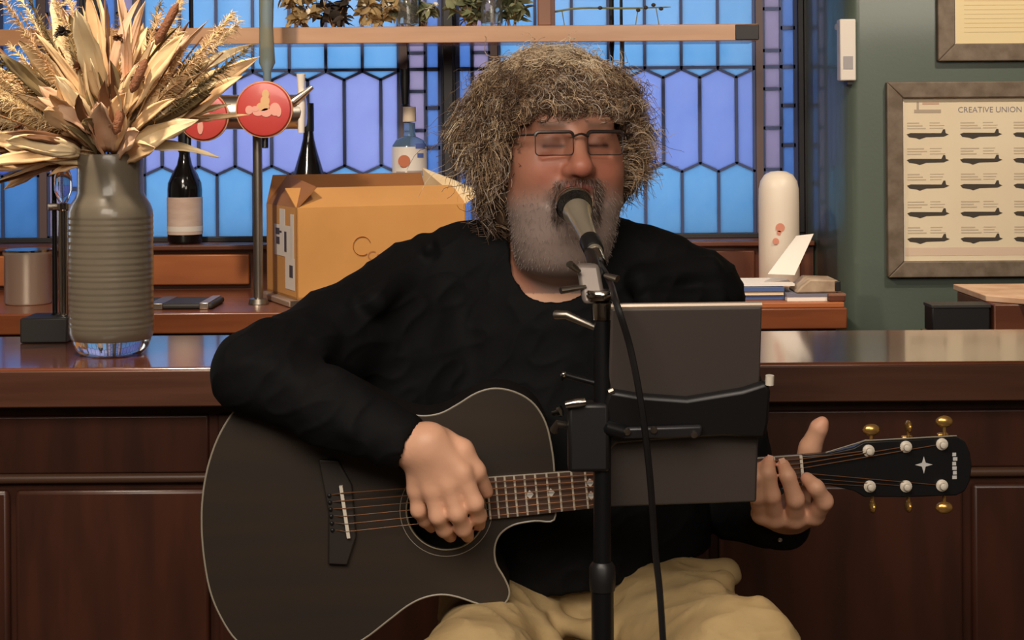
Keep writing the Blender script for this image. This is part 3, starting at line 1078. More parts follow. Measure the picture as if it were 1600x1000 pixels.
# chrome pillar tap with glass bulb on black base, on the bar left of the vase
y_ = 3.41
t = thing('pillar_tap', 'slim chrome pillar tap with glass bulb on a black block, left of the vase', 'tap', (bx(80, y_), y_, BARZ))
MB().box((bx(40, y_), y_ - .05, BARZ + .0005), (bx(112, y_), y_ + .06, bz(488, y_))).build('base_block', M_BLACKSLATE, t, bevel=0.003)
lathe_px(MB(), 98, y_, [(0, 236), (5, 237), (5, 252), (9, 258), (14, 272), (14, 292), (9, 306), (6, 312), (0, 313)], 20).build('glass_bulb', M_CLEAR, t)
lathe_px(MB(), 98, y_, [(0, 312), (11, 313), (11, 322), (8, 324), (8, 484), (13, 486), (13, 487.5), (0, 488)], 20).build('pillar', M_CHROME, t)
MB().tube([(bx(98, y_), y_, bz(317, y_)), (bx(76, y_), y_ - 0.01, bz(318, y_))], [0.006, 0.008], 10).build('lever', M_STEEL, t)
lathe_px(MB(), 84, y_ + .02, [(0, 240), (4, 241), (4, 484), (8, 486), (8, 487), (0, 487.5)], 12).build('rear_pipe', M_BLACKMET, t)

# beer font with two round red badges
y_ = 4.15
t = thing('beer_font', 'chrome beer font with two round red badges behind the flowers', 'beer tap', (bx(402, y_), y_, BACKZ))
Bf = HOR + (CAMZ - BACKZ - 0.0008) * F / y_
lathe_px(MB(), 402, y_, [(0, 185), (7.5, 186), (7.5, Bf - 10), (14, Bf - 8), (16, Bf), (0, Bf)], 20).build('column', M_DULLSTEEL, t)
zc = bz(172, y_)
rt = 27 * y_ / F
MB().lathe((bx(262, y_), y_, zc), [(0, 0), (rt * .8, 0.002), (rt, 0.01), (rt, (478 - 262) * y_ / F - .01), (rt * .85, (478 - 262) * y_ / F), (0, (478 - 262) * y_ / F)], 28, (1, 0, 0)).build('cross_tube', M_STEEL, t)


def badge(px, py, r):
    yb2 = 4.07
    c = Vector((bx(px, yb2), yb2, bz(py, yb2)))
    R_ = r * yb2 / F
    b = MB().lathe(c, [(0, 0.0), (R_ * .7, -0.001 + .001), (R_ * .95, 0.003), (R_, 0.008), (R_, 0.018), (0, 0.018)], 40, (0, 1, 0), cap=False).build('badge', M_RED, t)
    MB().lathe(c + Vector((0, .018, 0)), [(R_ * .3, 0), (R_ * .3, .05)], 16, (0, 1, 0)).build('badge_stem', M_STEEL, t)
    MB().lathe(c + Vector((0, .009, 0)), [(R_ * 1.0, 0), (R_ * 1.04, 0), (R_ * 1.04, .012), (R_ * 1.0, .012)], 40, (0, 1, 0), cap=False).build('badge_rim', M_BADGERIM, b)
    pr = MB()
    s_ = R_

    def blob(dx, dz, w, h, m=pr):
        m.lathe(c + Vector((dx * s_, -0.0012 - .00025 * (len(m.v) // 56), dz * s_)), [(0, 0), (1, 0), (1, .0030), (0, .0030)], 14, (0, 1, 0), cap=False)
        for v in m.v[-56:]:
            v.x = c.x + dx * s_ + (v.x - c.x - dx * s_) * w * s_
            v.z = c.z + dz * s_ + (v.z - c.z - dz * s_) * h * s_
    return b, blob, pr


b, blob, pr = badge(412, 168, 43)
g_ = MB()
for (dx, dz, w, h) in ((0.08, .55, .13, .17), (.06, .3, .17, .2), (-.02, .1, .24, .16)):
    blob(dx, dz, w, h, g_)
g_.build('figure_print', M_GOLDPRINT, b)
for (dx, dz, w, h) in ((-.52, -.02, .14, .16), (-.2, -.1, .2, .14), (.1, -.12, .2, .16), (.42, .0, .2, .24), (-.3, .02, .14, .1), (.55, -.08, .1, .2)):
    blob(dx, dz, w, h)
pr.build('lettering_print', M_BADGEPRINT, b)
b, blob, pr = badge(317, 178, 38)
for (dx, dz, w, h) in ((.25, .3, .34, .12), (-.1, .1, .4, .08), (0, -.15, .34, .07), (-.1, -.45, .12, .3)):
    blob(dx, dz, w, h)
pr.build('lettering_print', M_BADGEPRINT, b)
MB().tube([(bx(420, y_), y_ - .02, bz(160, y_)), (bx(420, y_), y_ - .02, bz(110, y_)), (bx(420, y_), y_ - .02, bz(96, y_)), (bx(419, y_), y_ - .02, bz(40, y_)), (bx(420, y_), y_ - .02, bz(-30, y_))], [.008, .01, .02, .017, .019], 14).build('tall_handle', M_GLASSGREEN, t)
MB().tube([(bx(473, y_), y_ - .03, bz(205, y_)), (bx(473, y_), y_ - .03, bz(165, y_)), (bx(474, y_), y_ - .035, bz(140, y_)), (bx(474, y_), y_ - .04, bz(114, y_))], [.008, .011, .008, .011], 12).build('white_handle', M_WHITE, t)
MB().tube([(bx(442, y_), y_ - .035, bz(150, y_)), (bx(462, y_), y_ - .04, bz(158, y_)), (bx(492, y_), y_ - .045, bz(134, y_))], [.014, .012, .006], 12).build('spout_lever', M_STEEL, t)
for px in (419, 300):
    MB().tube([(bx(px, y_), y_ - .02, bz(198, y_)), (bx(px, y_), y_ - .05, bz(206, y_)), (bx(px, y_), y_ - .055, bz(228, y_))], .008, 10).build('spout', M_BLACKMET, t)

# ------------------------------------------------------------------ open carton
th = math.radians(23)
ex, ey, ez = Vector((math.cos(th), math.sin(th), 0)), Vector((-math.sin(th), math.cos(th), 0)), Vector((0, 0, 1))
CB = Vector((bx(462, 4.08), 4.08, BACKZ + 0.0165))
t = thing('sheen_tray', 'thin added tray standing for counter reflection under the open carton', 'tray', CB + ex * .2 + ey * .14 - ez * .016)
MB().obox(CB + ex * .21 + ey * .13 - ez * .0085, ex * .235, ey * .15, ez * .0075).build('tray_plate', mat('counter_sheen_tray', (150, 128, 110), 0.35), t, bevel=0.003)  # added plate; its beige stands for light reflected by the counter
MB().obox(CB + ex * .21 - ey * .018 - ez * .007, ex * .232, ey * .003, ez * .0062).build('tray_lip', M_DULLSTEEL, t)
t = thing('cardboard_carton', 'open orange brown cardboard carton on the back counter behind the singer', 'box', CB)
CW, CD, CH, tk = 0.44, 0.28, 0.222, 0.004


def C(u, v, w):
    return CB + ex * u + ey * v + ez * w


def panel(name, a, b, c, d, m=M_CARD, nrm=None):
    pts = [Vector(q) for q in (a, b, c, d)]
    n = (pts[1] - pts[0]).cross(pts[3] - pts[0]).normalized()
    return MB().prism(pts, n * tk).build(name, m, t)


front = panel('front_side', C(CW, 0, 0), C(0, 0, 0), C(0, 0, CH), C(CW, 0, CH))
left = panel('left_side', C(0, 0, 0), C(0, CD, 0), C(0, CD, CH), C(0, 0, CH))
panel('back_side', C(0, CD, 0), C(CW, CD, 0), C(CW, CD, CH), C(0, CD, CH))
panel('right_side', C(CW, CD, 0), C(CW, 0, 0), C(CW, 0, CH), C(CW, CD, CH))
panel('base_side', C(0, 0, 0.001), C(CW, 0, .001), C(CW, CD, .001), C(0, CD, .001))
panel('flap', C(CW, 0, CH), C(0, 0, CH), C(0.0, .10, CH + .045), C(CW, .10, CH + .045))
panel('flap', C(0, CD, CH), C(CW, CD, CH), C(CW - .012, CD + .02, CH + .072), C(.022, CD + .02, CH + .072), M_CARDSHADE)
panel('flap', C(0, 0, CH), C(0, CD, CH), C(.055, CD - .01, CH + .075), C(.055, .02, CH + .05), M_CARDSHADE)
panel('flap', C(CW, CD, CH), C(CW, 0, CH), C(CW + .05, 0.01, CH + .03), C(CW - .01, CD, CH + .085), M_LEAFPALE)  # light on the right flap put into a paler colour
# logo on the front: ring and script, white labels on the left side
nf = -ey
lg = MB()
cc = C(.165, 0, .125)
ring = []
for k in range(22):
    a = math.radians(20 + k * 13.5)
    ring.append(cc + ex * (.023 * math.cos(a)) + ez * (.023 * math.sin(a)) + nf * 0.001)
lg.tube(ring, 0.0022, 6, flat=0.3)
text_into(lg, 'Ca', 0.034, C(.178, 0, .088), ex, ez, nf, thick=0.001)
lg.build('printed_logo', mat('brown_carton_ink', (168, 112, 66), 0.7), front)
nl_ = -ex
lb = MB()
for (v0, v1, w0, w1) in ((.04, .20, .098, .175), (.015, .10, .02, .098), (.10, .15, .175, .215), (.02, .05, .098, .205)):
    q = [C(0, v1, w0), C(0, v0, w0), C(0, v0, w1), C(0, v1, w1)]
    lb.prism([p + nl_ * .0006 for p in q], nl_ * .0006)
lb.build('shipping_label', M_WHITE, left)
for (v0, v1, w0, w1) in ((.15, .185, .15, .166), (.15, .18, .126, .144), (.085, .105, .11, .16), (.13, .15, .155, .16), (.03, .06, .05, .08)):
    q = [C(0, v1, w0), C(0, v0, w0), C(0, v0, w1), C(0, v1, w1)]
    MB().prism([p + nl_ * .0014 for p in q], nl_ * .0004).build('label_print', M_DARKPRINT, left)

# ================================================================== WALL ITEMS
yw = yb - 0.001
# sensor and filler spot on the rounded return
ysn = 4.33
t = thing('wall_sensor', 'narrow white upright sensor box on the green wall by the window', 'sensor', (bx(1325, ysn), ysn, bz(130, ysn)))
MB().box((bx(1312, ysn), ysn - .012, bz(130, ysn)), (bx(1337, ysn), ysn + .03, bz(34, ysn))).build('housing', mat('white_plastic', (222, 214, 204), 0.4), t, bevel=0.003)
MB().box((bx(1317, ysn), ysn - .0135, bz(112, ysn)), (bx(1332, ysn), ysn - .0115, bz(92, ysn))).build('lens_window', M_GREYPRINT, t)
MB().box((bx(1324, ysn), ysn - .004, bz(136, ysn)), (bx(1334, ysn), ysn + .02, bz(130.2, ysn))).build('cable_entry', M_BLACK, t)
aa = math.radians(55.5)
pw = Vector((xa + (xb - xa) * (1 - math.cos(aa)), ya - (ya - yb) * math.sin(aa), bz(46, 4.396)))
nw = Vector((-(ya - yb) * math.cos(aa), -(xb - xa) * math.sin(aa), 0)).normalized()
t = thing('wall_plug', 'tiny pale filler spot on the green wall beside the sensor', 'wall plug', pw)
MB().lathe(pw + nw * .0008, [(0, 0), (.009, 0), (.008, .003), (0, .004)], 12, nw, cap=False).build('cap', M_GREYPRINT, t)


def picture(label, px0, py0, px1, py1, fw, kind):
    x0_, x1_ = bx(px0, yw), bx(px1, yw)
    z1_, z0_ = bz(py0, yw), bz(py1, yw)
    w = fw * yw / F
    t = thing('framed_print', label, 'picture', ((x0_ + x1_) / 2, yw, z0_))
    # mitred frame, four rails
    o_ = [(x0_, z0_), (x1_, z0_), (x1_, z1_), (x0_, z1_)]
    i_ = [(x0_ + w, z0_ + w), (x1_ - w, z0_ + w), (x1_ - w, z1_ - w), (x0_ + w, z1_ - w)]
    for k in range(4):
        k2 = (k + 1) % 4
        q = [o_[k], o_[k2], i_[k2], i_[k]]
        MB().prism([(p[0], yw - 0.026, p[1]) for p in q], (0, 0.025, 0)).build('frame_rail', M_FRAME, t, bevel=0.003)
    sheet = MB().box((x0_ + w, yw - 0.010, z0_ + w), (x1_ - w, yw - 0.004, z1_ - w)).build('sheet', M_PAPER2 if kind == 0 else M_PAPER, t)
    MB().box((x0_ + w * .98, yw - 0.0135, z0_ + w * .98), (x0_ + w * 1.12, yw - 0.0101, z1_ - w)).build('mount_edge', M_WHITE, t)
    return t, sheet


t, sheet = picture('cream framed print at the top right corner, cut by the picture edge', 1463, -170, 1760, 101, 27, 0)
mb = MB()
for py in range(-120, 62, 7):
    mb.box((bx(1506, yw), yw - 0.0106, bz(py + 1.2, yw)), (bx(1725, yw), yw - 0.0101, bz(py, yw)))
mb.build('ruled_line', mat('tan_ruling', (208, 188, 142), 0.6), sheet, kind='stuff')

t, sheet = picture('large framed chart of rows of aircraft silhouettes on the green wall', 1383, 133, 1760, 437, 25, 1)
yp = yw - 0.0101


def sheet_box(mb, x0_, y0_, x1_, y1_):
    mb.box((bx(x0_, yw), yp - 0.0005, bz(y1_, yw)), (bx(x1_, yw), yp, bz(y0_, yw)))


soft = MB()
for r, py in enumerate((216, 256, 296, 339, 379)):
    for c in range(4):
        px = 1415 + c * 83
        pl = [(px, py - 1.5), (px + 6, py - 3.5), (px + 54, py - 3), (px + 57, py - 9), (px + 60, py - 9), (px + 61, py - 3), (px + 66, py - 1), (px + 58, py + 2.5), (px + 30, py + 3.2), (px + 20, py + 6.5), (px + 15, py + 4.5), (px + 4, py + 3)]
        mb = MB().prism([(bx(a, yw), yp - 0.0005, bz(b, yw)) for a, b in reversed(pl)], (0, 0.0005, 0))
        mb.build('aircraft_print', M_INK, sheet, smooth=False)
        for k in range(3):
            sheet_box(soft, px + 1, py - 20 + k * 4.2, px + 20 + (r * 7 + k * 5 + c * 3) % 14, py - 18 + k * 4.2)
            sheet_box(soft, px + 36, py - 20 + k * 4.2, px + 52 + (r * 3 + k * 7) % 9, py - 18.6 + k * 4.2)
soft.build('caption_print', M_INKSOFT, sheet, smooth=False, kind='stuff')
hd = MB()
text_into(hd, 'CREATIVE UNION', 0.0205, (bx(1495, yw), yp, bz(181, yw)), (1, 0, 0), (0, 0, 1), (0, -1, 0), thick=0.0006)
hd.build('heading_print', M_INKBLUE, sheet, smooth=False)
hd = MB()
sheet_box(hd, 1427, 176, 1469, 181.5)
sheet_box(hd, 1431, 164, 1434.5, 176)
hd.build('emblem_print', mat('taupe_ink', (172, 156, 138), 0.7), sheet, smooth=False)
hd = MB()
sheet_box(hd, 1440, 165, 1466, 168.5)
hd.build('red_emblem_print', M_INKRED, sheet, smooth=False)
hd = MB()
sheet_box(hd, 1409, 391, 1730, 404)
hd.build('footer_print', mat('pink_beige_ink', (214, 190, 168), 0.6), sheet, smooth=False)

# ================================================================== VASE AND DRIED FLOWERS
y_ = 3.19
vb = HOR + (CAMZ - BARZ - 0.0008) * F / y_
vc = Vector((bx(172, y_), y_, BARZ))
t = thing('ribbed_vase', 'tall smoky ribbed glass vase on the bar holding dried flowers', 'vase', vc)
prof = [(50, 236), (51.5, 240), (50.5, 262), (51, 296), (55, 305), (61, 314), (64.5, 324)]
yy = 332.0
while yy < 508:
    prof += [(65.2, yy), (65.4, yy + 2.2), (64.8, yy + 4.4), (64.8, yy + 5.4)]
    yy += random.uniform(7.5, 11)
prof += [(65, 512), (63.5, 519), (61, 524)]
inner = [(56, 524), (58, 505), (59.5, 340), (57, 322), (46, 300), (45.5, 240), (47, 236)]
m = MB()
pr_ = [(r * y_ / F, bz(y, y_)) for r, y in prof + inner] + [(50 * y_ / F, bz(236, y_))]
m.lathe((vc.x, vc.y, 0), pr_, 48, cap=False)
m.build('vase_body', M_VASE, t)
m = MB()
m.lathe((vc.x, vc.y, 0), [(r * y_ / F, bz(y, y_)) for r, y in [(0, vb), (46, vb), (51, vb - 3), (56, vb - 10), (60, 528), (61, 524.5), (0, 524.5)]], 48, cap=False)
m.build('vase_foot', M_CLEAR, t)

bq = thing('dried_bouquet', 'big fan of dried tan leaves, plumes and stems standing in the ribbed vase', 'dried flowers', vc + Vector((0, 0, .28)))
mouth = Vector((vc.x, vc.y, bz(242, y_)))


def blade(L, W, d, curl, fold, start, twist):
    """pleated dried palm blade, pointed, folded along its midrib"""
    d = Vector(d).normalized()
    side = d.cross(Vector((math.sin(twist), -math.cos(twist), 0.25))).normalized()
    nn = side.cross(d).normalized()
    mb = MB()
    n, k = 9, 6
    vs, fs = [], []
    for i in range(n + 1):
        tt = i / n
        c = Vector(start) + d * (L * tt) + nn * (curl * L * tt * tt) - Vector((0, 0, 1)) * (0.14 * L * tt * tt)
        w = W * (math.sin(math.pi * (0.08 + 0.90 * tt ** 0.85)) ** 0.75) * (1 if tt < 1 else 0.02)
        for j in range(k + 1):
            s_ = j / k * 2 - 1
            z = abs(s_) * fold * w + (0.16 * w if j % 2 else 0) + 0.30 * w * math.sin(8 * tt + 2.5 * s_ + twist * 5) * tt
            vs.append(c + side * (w * s_ * (1 + (random.uniform(-.22, .12) if j in (0, k) else 0))) + nn * z + d * (random.uniform(-.012, .012) * L if j in (0, k) else 0))
    for i in range(n):
        for j in range(k):
            q = i * (k + 1) + j
            fs.append((q, q + 1, q + k + 2, q + k + 1))
    return mb.add(vs, fs)


def add_solid(o, th_=0.0008):
    s_ = o.modifiers.new('thickness', 'SOLIDIFY')
    s_.thickness = th_


random.seed(21)


def bq_dir(px, py, dy):
    """direction from the vase mouth towards a pixel, at a depth offset"""
    return (P(px, py, y_ + dy) - mouth)


LM = [M_LEAFTAN, M_LEAFPALE, M_LEAFPINK, M_LEAFPALE, M_LEAFTAN, M_LEAFPALE, M_LEAFGREY, M_LEAFTAN, M_LEAFBROWN]
# placed leaves the photo shows clearly
named = [((300, 160), 18, M_LEAFPALE, -.08), ((250, 205), 18, M_LEAFTAN, -.1), ((10, 205), 22, M_LEAFPALE, -.06), ((115, 40), 16, M_LEAFPALE, -.12),
         ((190, 120), 24, M_LEAFTAN, -.12), ((60, 105), 22, M_LEAFPINK, -.1), ((90, 90), 14, M_LEAFPALE, -.13), ((260, 110), 26, M_LEAFTAN, -.05),
         ((380, 90), 20, M_LEAFTAN, .02), ((400, 50), 22, M_LEAFTAN, .05), ((20, 130), 26, M_LEAFTAN, -.02), ((-20, 160), 24, M_LEAFTAN, .02),
         ((240, 20), 18, M_LEAFPALE, -.02), ((95, 20), 16, M_LEAFBROWN, .0), ((215, 70), 14, M_LEAFPALE, -.1), ((310, 40), 26, M_LEAFTAN, .06),
         ((140, 60), 18, M_LEAFGREY, -.08), ((50, 40), 34, M_LEAFGREY, .04), ((35, 75), 24, M_LEAFGREY, -.03), ((160, 130), 22, M_LEAFPINK, -.14), ((130, 170), 16, M_LEAFPINK, -.13), ((230, 180), 18, M_LEAFPINK, -.13)]
for (px, py), w, m_, dy in named:
    d = bq_dir(px, py, dy)
    L = d.length
    st = mouth + d * 0.16 + Vector((0, 0, -.01))
    o_ = blade(L * .86, w * y_ / F, d, random.uniform(-.12, .12), random.uniform(.1, .35), st, random.uniform(-.9, .9)).build('leaf', m_, bq)
    add_solid(o_)
for i in range(230):
    ang = math.radians(random.uniform(-100, 66))
    rad = random.uniform(120, 285) if i > 40 else random.uniform(60, 150)
    px = 165 + rad * 1.02 * math.sin(ang)
    py = 232 - rad * 1.05 * max(math.cos(ang), -0.05) - (8 if abs(ang) > 1.3 else 0)
    d = bq_dir(px, py, random.uniform(-.16, .16))
    L = d.length
    st = mouth + d * random.uniform(.1, .4)
    o_ = blade(L * random.uniform(.5, .75), random.uniform(6, 19) * y_ / F, d + Vector((random.gauss(0, .25), random.gauss(0, .25), random.gauss(0, .2))) * L, random.uniform(-.25, .25), random.uniform(0, .4), st, random.uniform(-1.5, 1.5)).build('leaf', LM[i % len(LM)], bq)
    add_solid(o_)
# stems
for i in range(26):
    ang = math.radians(random.uniform(-85, 52))
    rad = random.uniform(150, 270)
    d = bq_dir(165 + rad * math.sin(ang), 235 - rad * math.cos(ang), random.uniform(-.12, .12))
    foot = Vector((vc.x + random.uniform(-.035, .035), vc.y + random.uniform(-.035, .035), BARZ + random.uniform(.05, .12)))
    neck_ = mouth + Vector((d.x, d.y, 0)).normalized() * random.uniform(0, .036)
    MB().tube(spline([foot, neck_, mouth + d * .6, mouth + d], 5), 0.0016, 5).build('stem', M_STEM if i % 3 else M_LEAFBROWN, bq)
# grass plumes
for i in range(44):
    ang = math.radians(random.uniform(-88, 58))
    rad = random.uniform(150, 300)
    d = bq_dir(165 + rad * math.sin(ang), 235 - rad * math.cos(ang), random.uniform(-.14, .14))
    n = 300
    tt = RNG.uniform(.42, 1.0, n)
    base = np.array(mouth)[None] + np.array(d)[None] * tt[:, None]
    dd = np.array(d.normalized())[None] * 1.0 + RNG.normal(0, .45, (n, 3))
    dd /= np.linalg.norm(dd, axis=1, keepdims=True)
    Lp = RNG.uniform(.012, .034, n) * (1.25 - tt * .5)
    s_ = np.linspace(0, 1, 4)
    path = base[:, None, :] + dd[:, None, :] * (Lp[:, None] * s_[None])[:, :, None]
    path[:, :, 2] -= (Lp[:, None] * .35 * s_[None] ** 2)
    rad_ = np.repeat((0.0010 * (1 - .6 * s_))[None], n, 0)
    V, Q, _ = many_tubes(path, rad_, 3)
    np_mesh('plume', V, Q, [M_PLUME, M_LEAFTAN, M_PLUME, M_LEAFPALE, M_LEAFGREY][i % 5], bq)
# dark seed heads and a cone
for (px, py, r) in ((97, 52, 9), (125, 105, 8), (30, 200, 6), (215, 125, 8), (250, 52, 7), (185, 60, 6), (140, 110, 7)):
    c = P(px, py, y_ - .08)
    mb = MB()
    for k in range(26):
        leaf_quads(mb, c, rnd_dir(.2), rnd_dir(1), r * 1.6 * y_ / F, r * .5 * y_ / F, .1, 3)
    mb.build('seed_head', M_LEAFBROWN if px != 97 else M_FOLDARK, bq)
# brown cattail spikes
for (a, b) in (((205, 145), (228, 92)), ((243, 70), (278, 5)), ((180, 210), (190, 170))):
    A, B_ = P(a[0], a[1], y_ - .11), P(b[0], b[1], y_ - .1)
    MB().tube([A, A.lerp(B_, .15), A.lerp(B_, .85), B_], [.002, .0085, .0085, .002], 10).build('spike', mat('rust_brown_spike', (120, 74, 46), 0.8, bump=.5, bscale=200), bq)

# ================================================================== GUITAR
YG = 2.38
kG = YG / F
A0 = Vector((540.0, 797.0))
A1 = Vector((1250.0, 733.0))
ua = (A1 - A0).normalized()
va = Vector((-ua.y, ua.x))      # points down the image (treble side)
gt = thing('acoustic_guitar', 'charcoal black cutaway acoustic guitar on the singer\'s lap', 'guitar', P(560, 1000, YG + .05))


def G(u, v, dy=0.0):
    q = A0 + ua * u + va * v
    w = P(q.x, q.y, YG)
    return Vector((w.x, YG + dy, w.z))


outline = [(866, 772), (866, 735), (862, 700), (853, 662), (835, 632), (808, 614), (775, 607), (745, 614), (715, 632), (688, 646), (658, 650), (628, 643), (594, 628),
           (558, 608), (520, 590), (480, 579), (440, 583), (402, 604), (370, 637), (345, 675), (328, 718), (318, 765), (315, 812), (318, 865), (328, 922), (345, 964), (370, 1001),
           (408, 1026), (458, 1036), (515, 1025), (566, 1000), (606, 970), (636, 947), (662, 934), (690, 929), (716, 933), (746, 943), (772, 948),
           (790, 941), (796, 924), (788, 903), (775, 880), (773, 855), (782, 834), (803, 820), (835, 814), (866, 812)]
oc = spline([P(a, b, YG) for a, b in outline], 4, closed=True)
hole_c = A0 + ua * 157 + va * 12
hc = P(697, 797, YG)
hr = 60 * kG
# top plate with a real sound hole (2D filled curve turned into a mesh)
cu = bpy.data.curves.new('top', 'CURVE')
cu.dimensions = '2D'
cu.fill_mode = 'BOTH'
cu.extrude = 0.0015
for pts in ([(p.x, p.z) for p in oc], [(hc.x + hr * math.cos(a), hc.z + hr * math.sin(a)) for a in np.linspace(0, 2 * np.pi, 40, endpoint=False)]):
    sp = cu.splines.new('POLY')
    sp.points.add(len(pts) - 1)
    for i, p in enumerate(pts):
        sp.points[i].co = (p[0], p[1], 0, 1)
    sp.use_cyclic_u = True
tmp = bpy.data.objects.new('top', cu)
COL.objects.link(tmp)
me = bpy.data.meshes.new_from_object(tmp.evaluated_get(bpy.context.evaluated_depsgraph_get()))
mb = MB().add([(v.co.x, YG + .0015 - v.co.z, v.co.y) for v in me.vertices], [tuple(p.vertices) for p in me.polygons])
bpy.data.objects.remove(tmp)
bpy.data.curves.remove(cu)
mb.build('top_plate', M_GTOP, gt, smooth=False)
# sides and back
n = len(oc)
cen = Vector((sum(p.x for p in oc) / n, YG, sum(p.z for p in oc) / n))
vs, fs = [], []
rings = [(0.0032, 1.0), (.095, 1.0), (.1, .99), (.104, .93), (.107, .5)]
for dy, s_ in rings:
    for p in oc:
        vs.append(Vector((cen.x + (p.x - cen.x) * s_, YG + dy, cen.z + (p.z - cen.z) * s_)))
for i in range(len(rings) - 1):
    for k in range(n):
        k2 = (k + 1) % n
        fs.append((i * n + k, i * n + k2, (i + 1) * n + k2, (i + 1) * n + k))
fs.append(tuple((len(rings) - 1) * n + k for k in range(n)))
sides = MB().add(vs, fs).build('body_shell', M_GSIDE, gt)
MB().tube([p + Vector((0, 0.0006, 0)) for p in oc + oc[:1]], 0.0014, 6, cap=False).build('binding', M_BIND, gt)
ringpts = [Vector((hc.x + (hr + .002) * math.cos(a), YG - .0002, hc.z + (hr + .002) * math.sin(a))) for a in np.linspace(0, 2 * np.pi, 49)]
MB().tube(ringpts, 0.0022, 6, cap=False, flat=.5).build('rosette', M_ROSETTE, gt)
MB().tube([Vector((hc.x + (hr + .011) * math.cos(a), YG + .0004, hc.z + (hr + .011) * math.sin(a))) for a in np.linspace(0, 2 * np.pi, 49)], 0.0007, 5, cap=False).build('rosette', M_BIND, gt)
# bridge, saddle, pins
br_ = MB()
q = [(-34, -84), (-4, -80), (14, -40), (14, 40), (-4, 84), (-34, 80), (-26, 0)]
br_.prism([G(a, b, -.008) for a, b in reversed(q)], (0, .0085, 0))
bridge = br_.build('bridge', mat('ebony_bridge', (40, 33, 29), 0.5), gt, bevel=0.002)
MB().obox(G(0, 0, -.0105), (G(2.6, 0) - G(0, 0)), Vector((0, .003, 0)), G(2.5, 41) - G(0, 0)).build('saddle', M_BONE, bridge)
# fretboard
u_end, u_nut = 226, (A1 - A0).length
hw0, hw1 = 33.0, 24.0


def hwid(u):
    return hw0 + (hw1 - hw0) * (u - u_end) / (u_nut - u_end)


fb = MB().prism([G(u_end, hw0, -.007), G(u_nut, hw1, -.007), G(u_nut, -hw1, -.007), G(u_end, -hw0, -.007)], (0, .0065, 0)).build('fretboard', M_FRETB, gt)
for k in range(1, 21):
    u = u_nut - u_nut * (1 - 2 ** (-k / 12))
    MB().tube([G(u, -hwid(u) + .5, -.0072), G(u, hwid(u) - .5, -.0072)], 0.0016, 6).build('fret', M_FRET, fb)
MB().tube([G(u_end, -hw0 + 1, -.0065), G(u_nut, -hw1 + 1, -.0065)], .0012, 5).build('edge_binding', M_BIND, fb)
for u in (289, 322, 384, 447, 512, 553, 595):
    for v in ((0,) if u != 384 else (-10, 10)):
        q = [(u - 6, v), (u, v + 7), (u + 6, v), (u, v - 7)]
        MB().prism([G(a, b, -.0076) for a, b in q], (0, .0006, 0)).build('inlay', M_PEARL, fb)
# neck behind the fretboard
mb = MB()
NU = 14
vs, fs = [], []
for i in range(NU + 1):
    u = 318 + (u_nut + 6 - 318) * i / NU
    dp = .021 + (.018 if i == 0 else .006 * max(0, 1 - i / 2))
    for k in range(9):
        a = math.pi * k / 8
        vs.append(G(u, hwid(u) * math.cos(a), -.0005 + dp * math.sin(a)))
for i in range(NU):
    for k in range(8):
        q = i * 9 + k
        fs.append((q, q + 1, q + 10, q + 9))
    fs.append((i * 9 + 8, i * 9, i * 9 + 9, i * 9 + 17))
fs += [tuple(range(9)), tuple(NU * 9 + k for k in range(9))]
mb.add(vs, fs).build('neck', M_NECK, gt)
MB().obox(G(u_nut + 1.5, 0, -.0068), G(2.2, 0) - G(0, 0), Vector((0, .004, 0)), G(0, 23) - G(0, 0)).build('nut', M_BONE, gt)
# headstock: slightly bent back, widening
hs_dir = (Vector((1512, 733)) - Vector((1252, 733))).normalized()


def Hd(px, py, dy=0):
    w = P(px, py, YG)
    return Vector((w.x, YG + dy + max(0, (px - 1252)) * kG * 0.10, w.z))


hq = [(1252, 711), (1290, 709), (1335, 700), (1352, 691), (1420, 689), (1500, 686), (1514, 694), (1522, 712), (1525, 733), (1522, 756), (1514, 772), (1500, 779), (1420, 780), (1352, 778), (1335, 768), (1290, 757), (1252, 756)]
hs = MB().prism([Hd(a, b, -.004) for a, b in reversed(hq)], (0, .015, 0)).build('headstock', M_HEAD, gt, bevel=0.002)
MB().tube([Hd(1290, 707, -.0045), Hd(1352, 689.5, -.0045), Hd(1500, 684.5, -.0045)], 0.001, 5).build('headstock_binding', M_BIND, hs)
cx_ = [(1447, 716), (1450, 726), (1461, 729), (1450, 732), (1447, 743), (1444, 732), (1433, 729), (1444, 726)]
MB().prism([Hd(a, b, -.0048) for a, b in reversed(cx_)], (0, .0006, 0)).build('star_inlay', M_PEARL, hs)
lgm = MB()
for k, (dx, ww) in enumerate(((0, 6), (1, 7), (0, 6), (0, 7), (1, 6), (0, 7))):
    yy = 711 + k * 7.2
    lgm.prism([Hd(a, b, -.0048) for a, b in ((1493 + dx, yy + 5.5), (1493 + dx + ww, yy + 5.5), (1493 + dx + ww, yy), (1493 + dx, yy))], (0, .0006, 0))
lgm.build('pearl_logo', M_PEARL, hs)
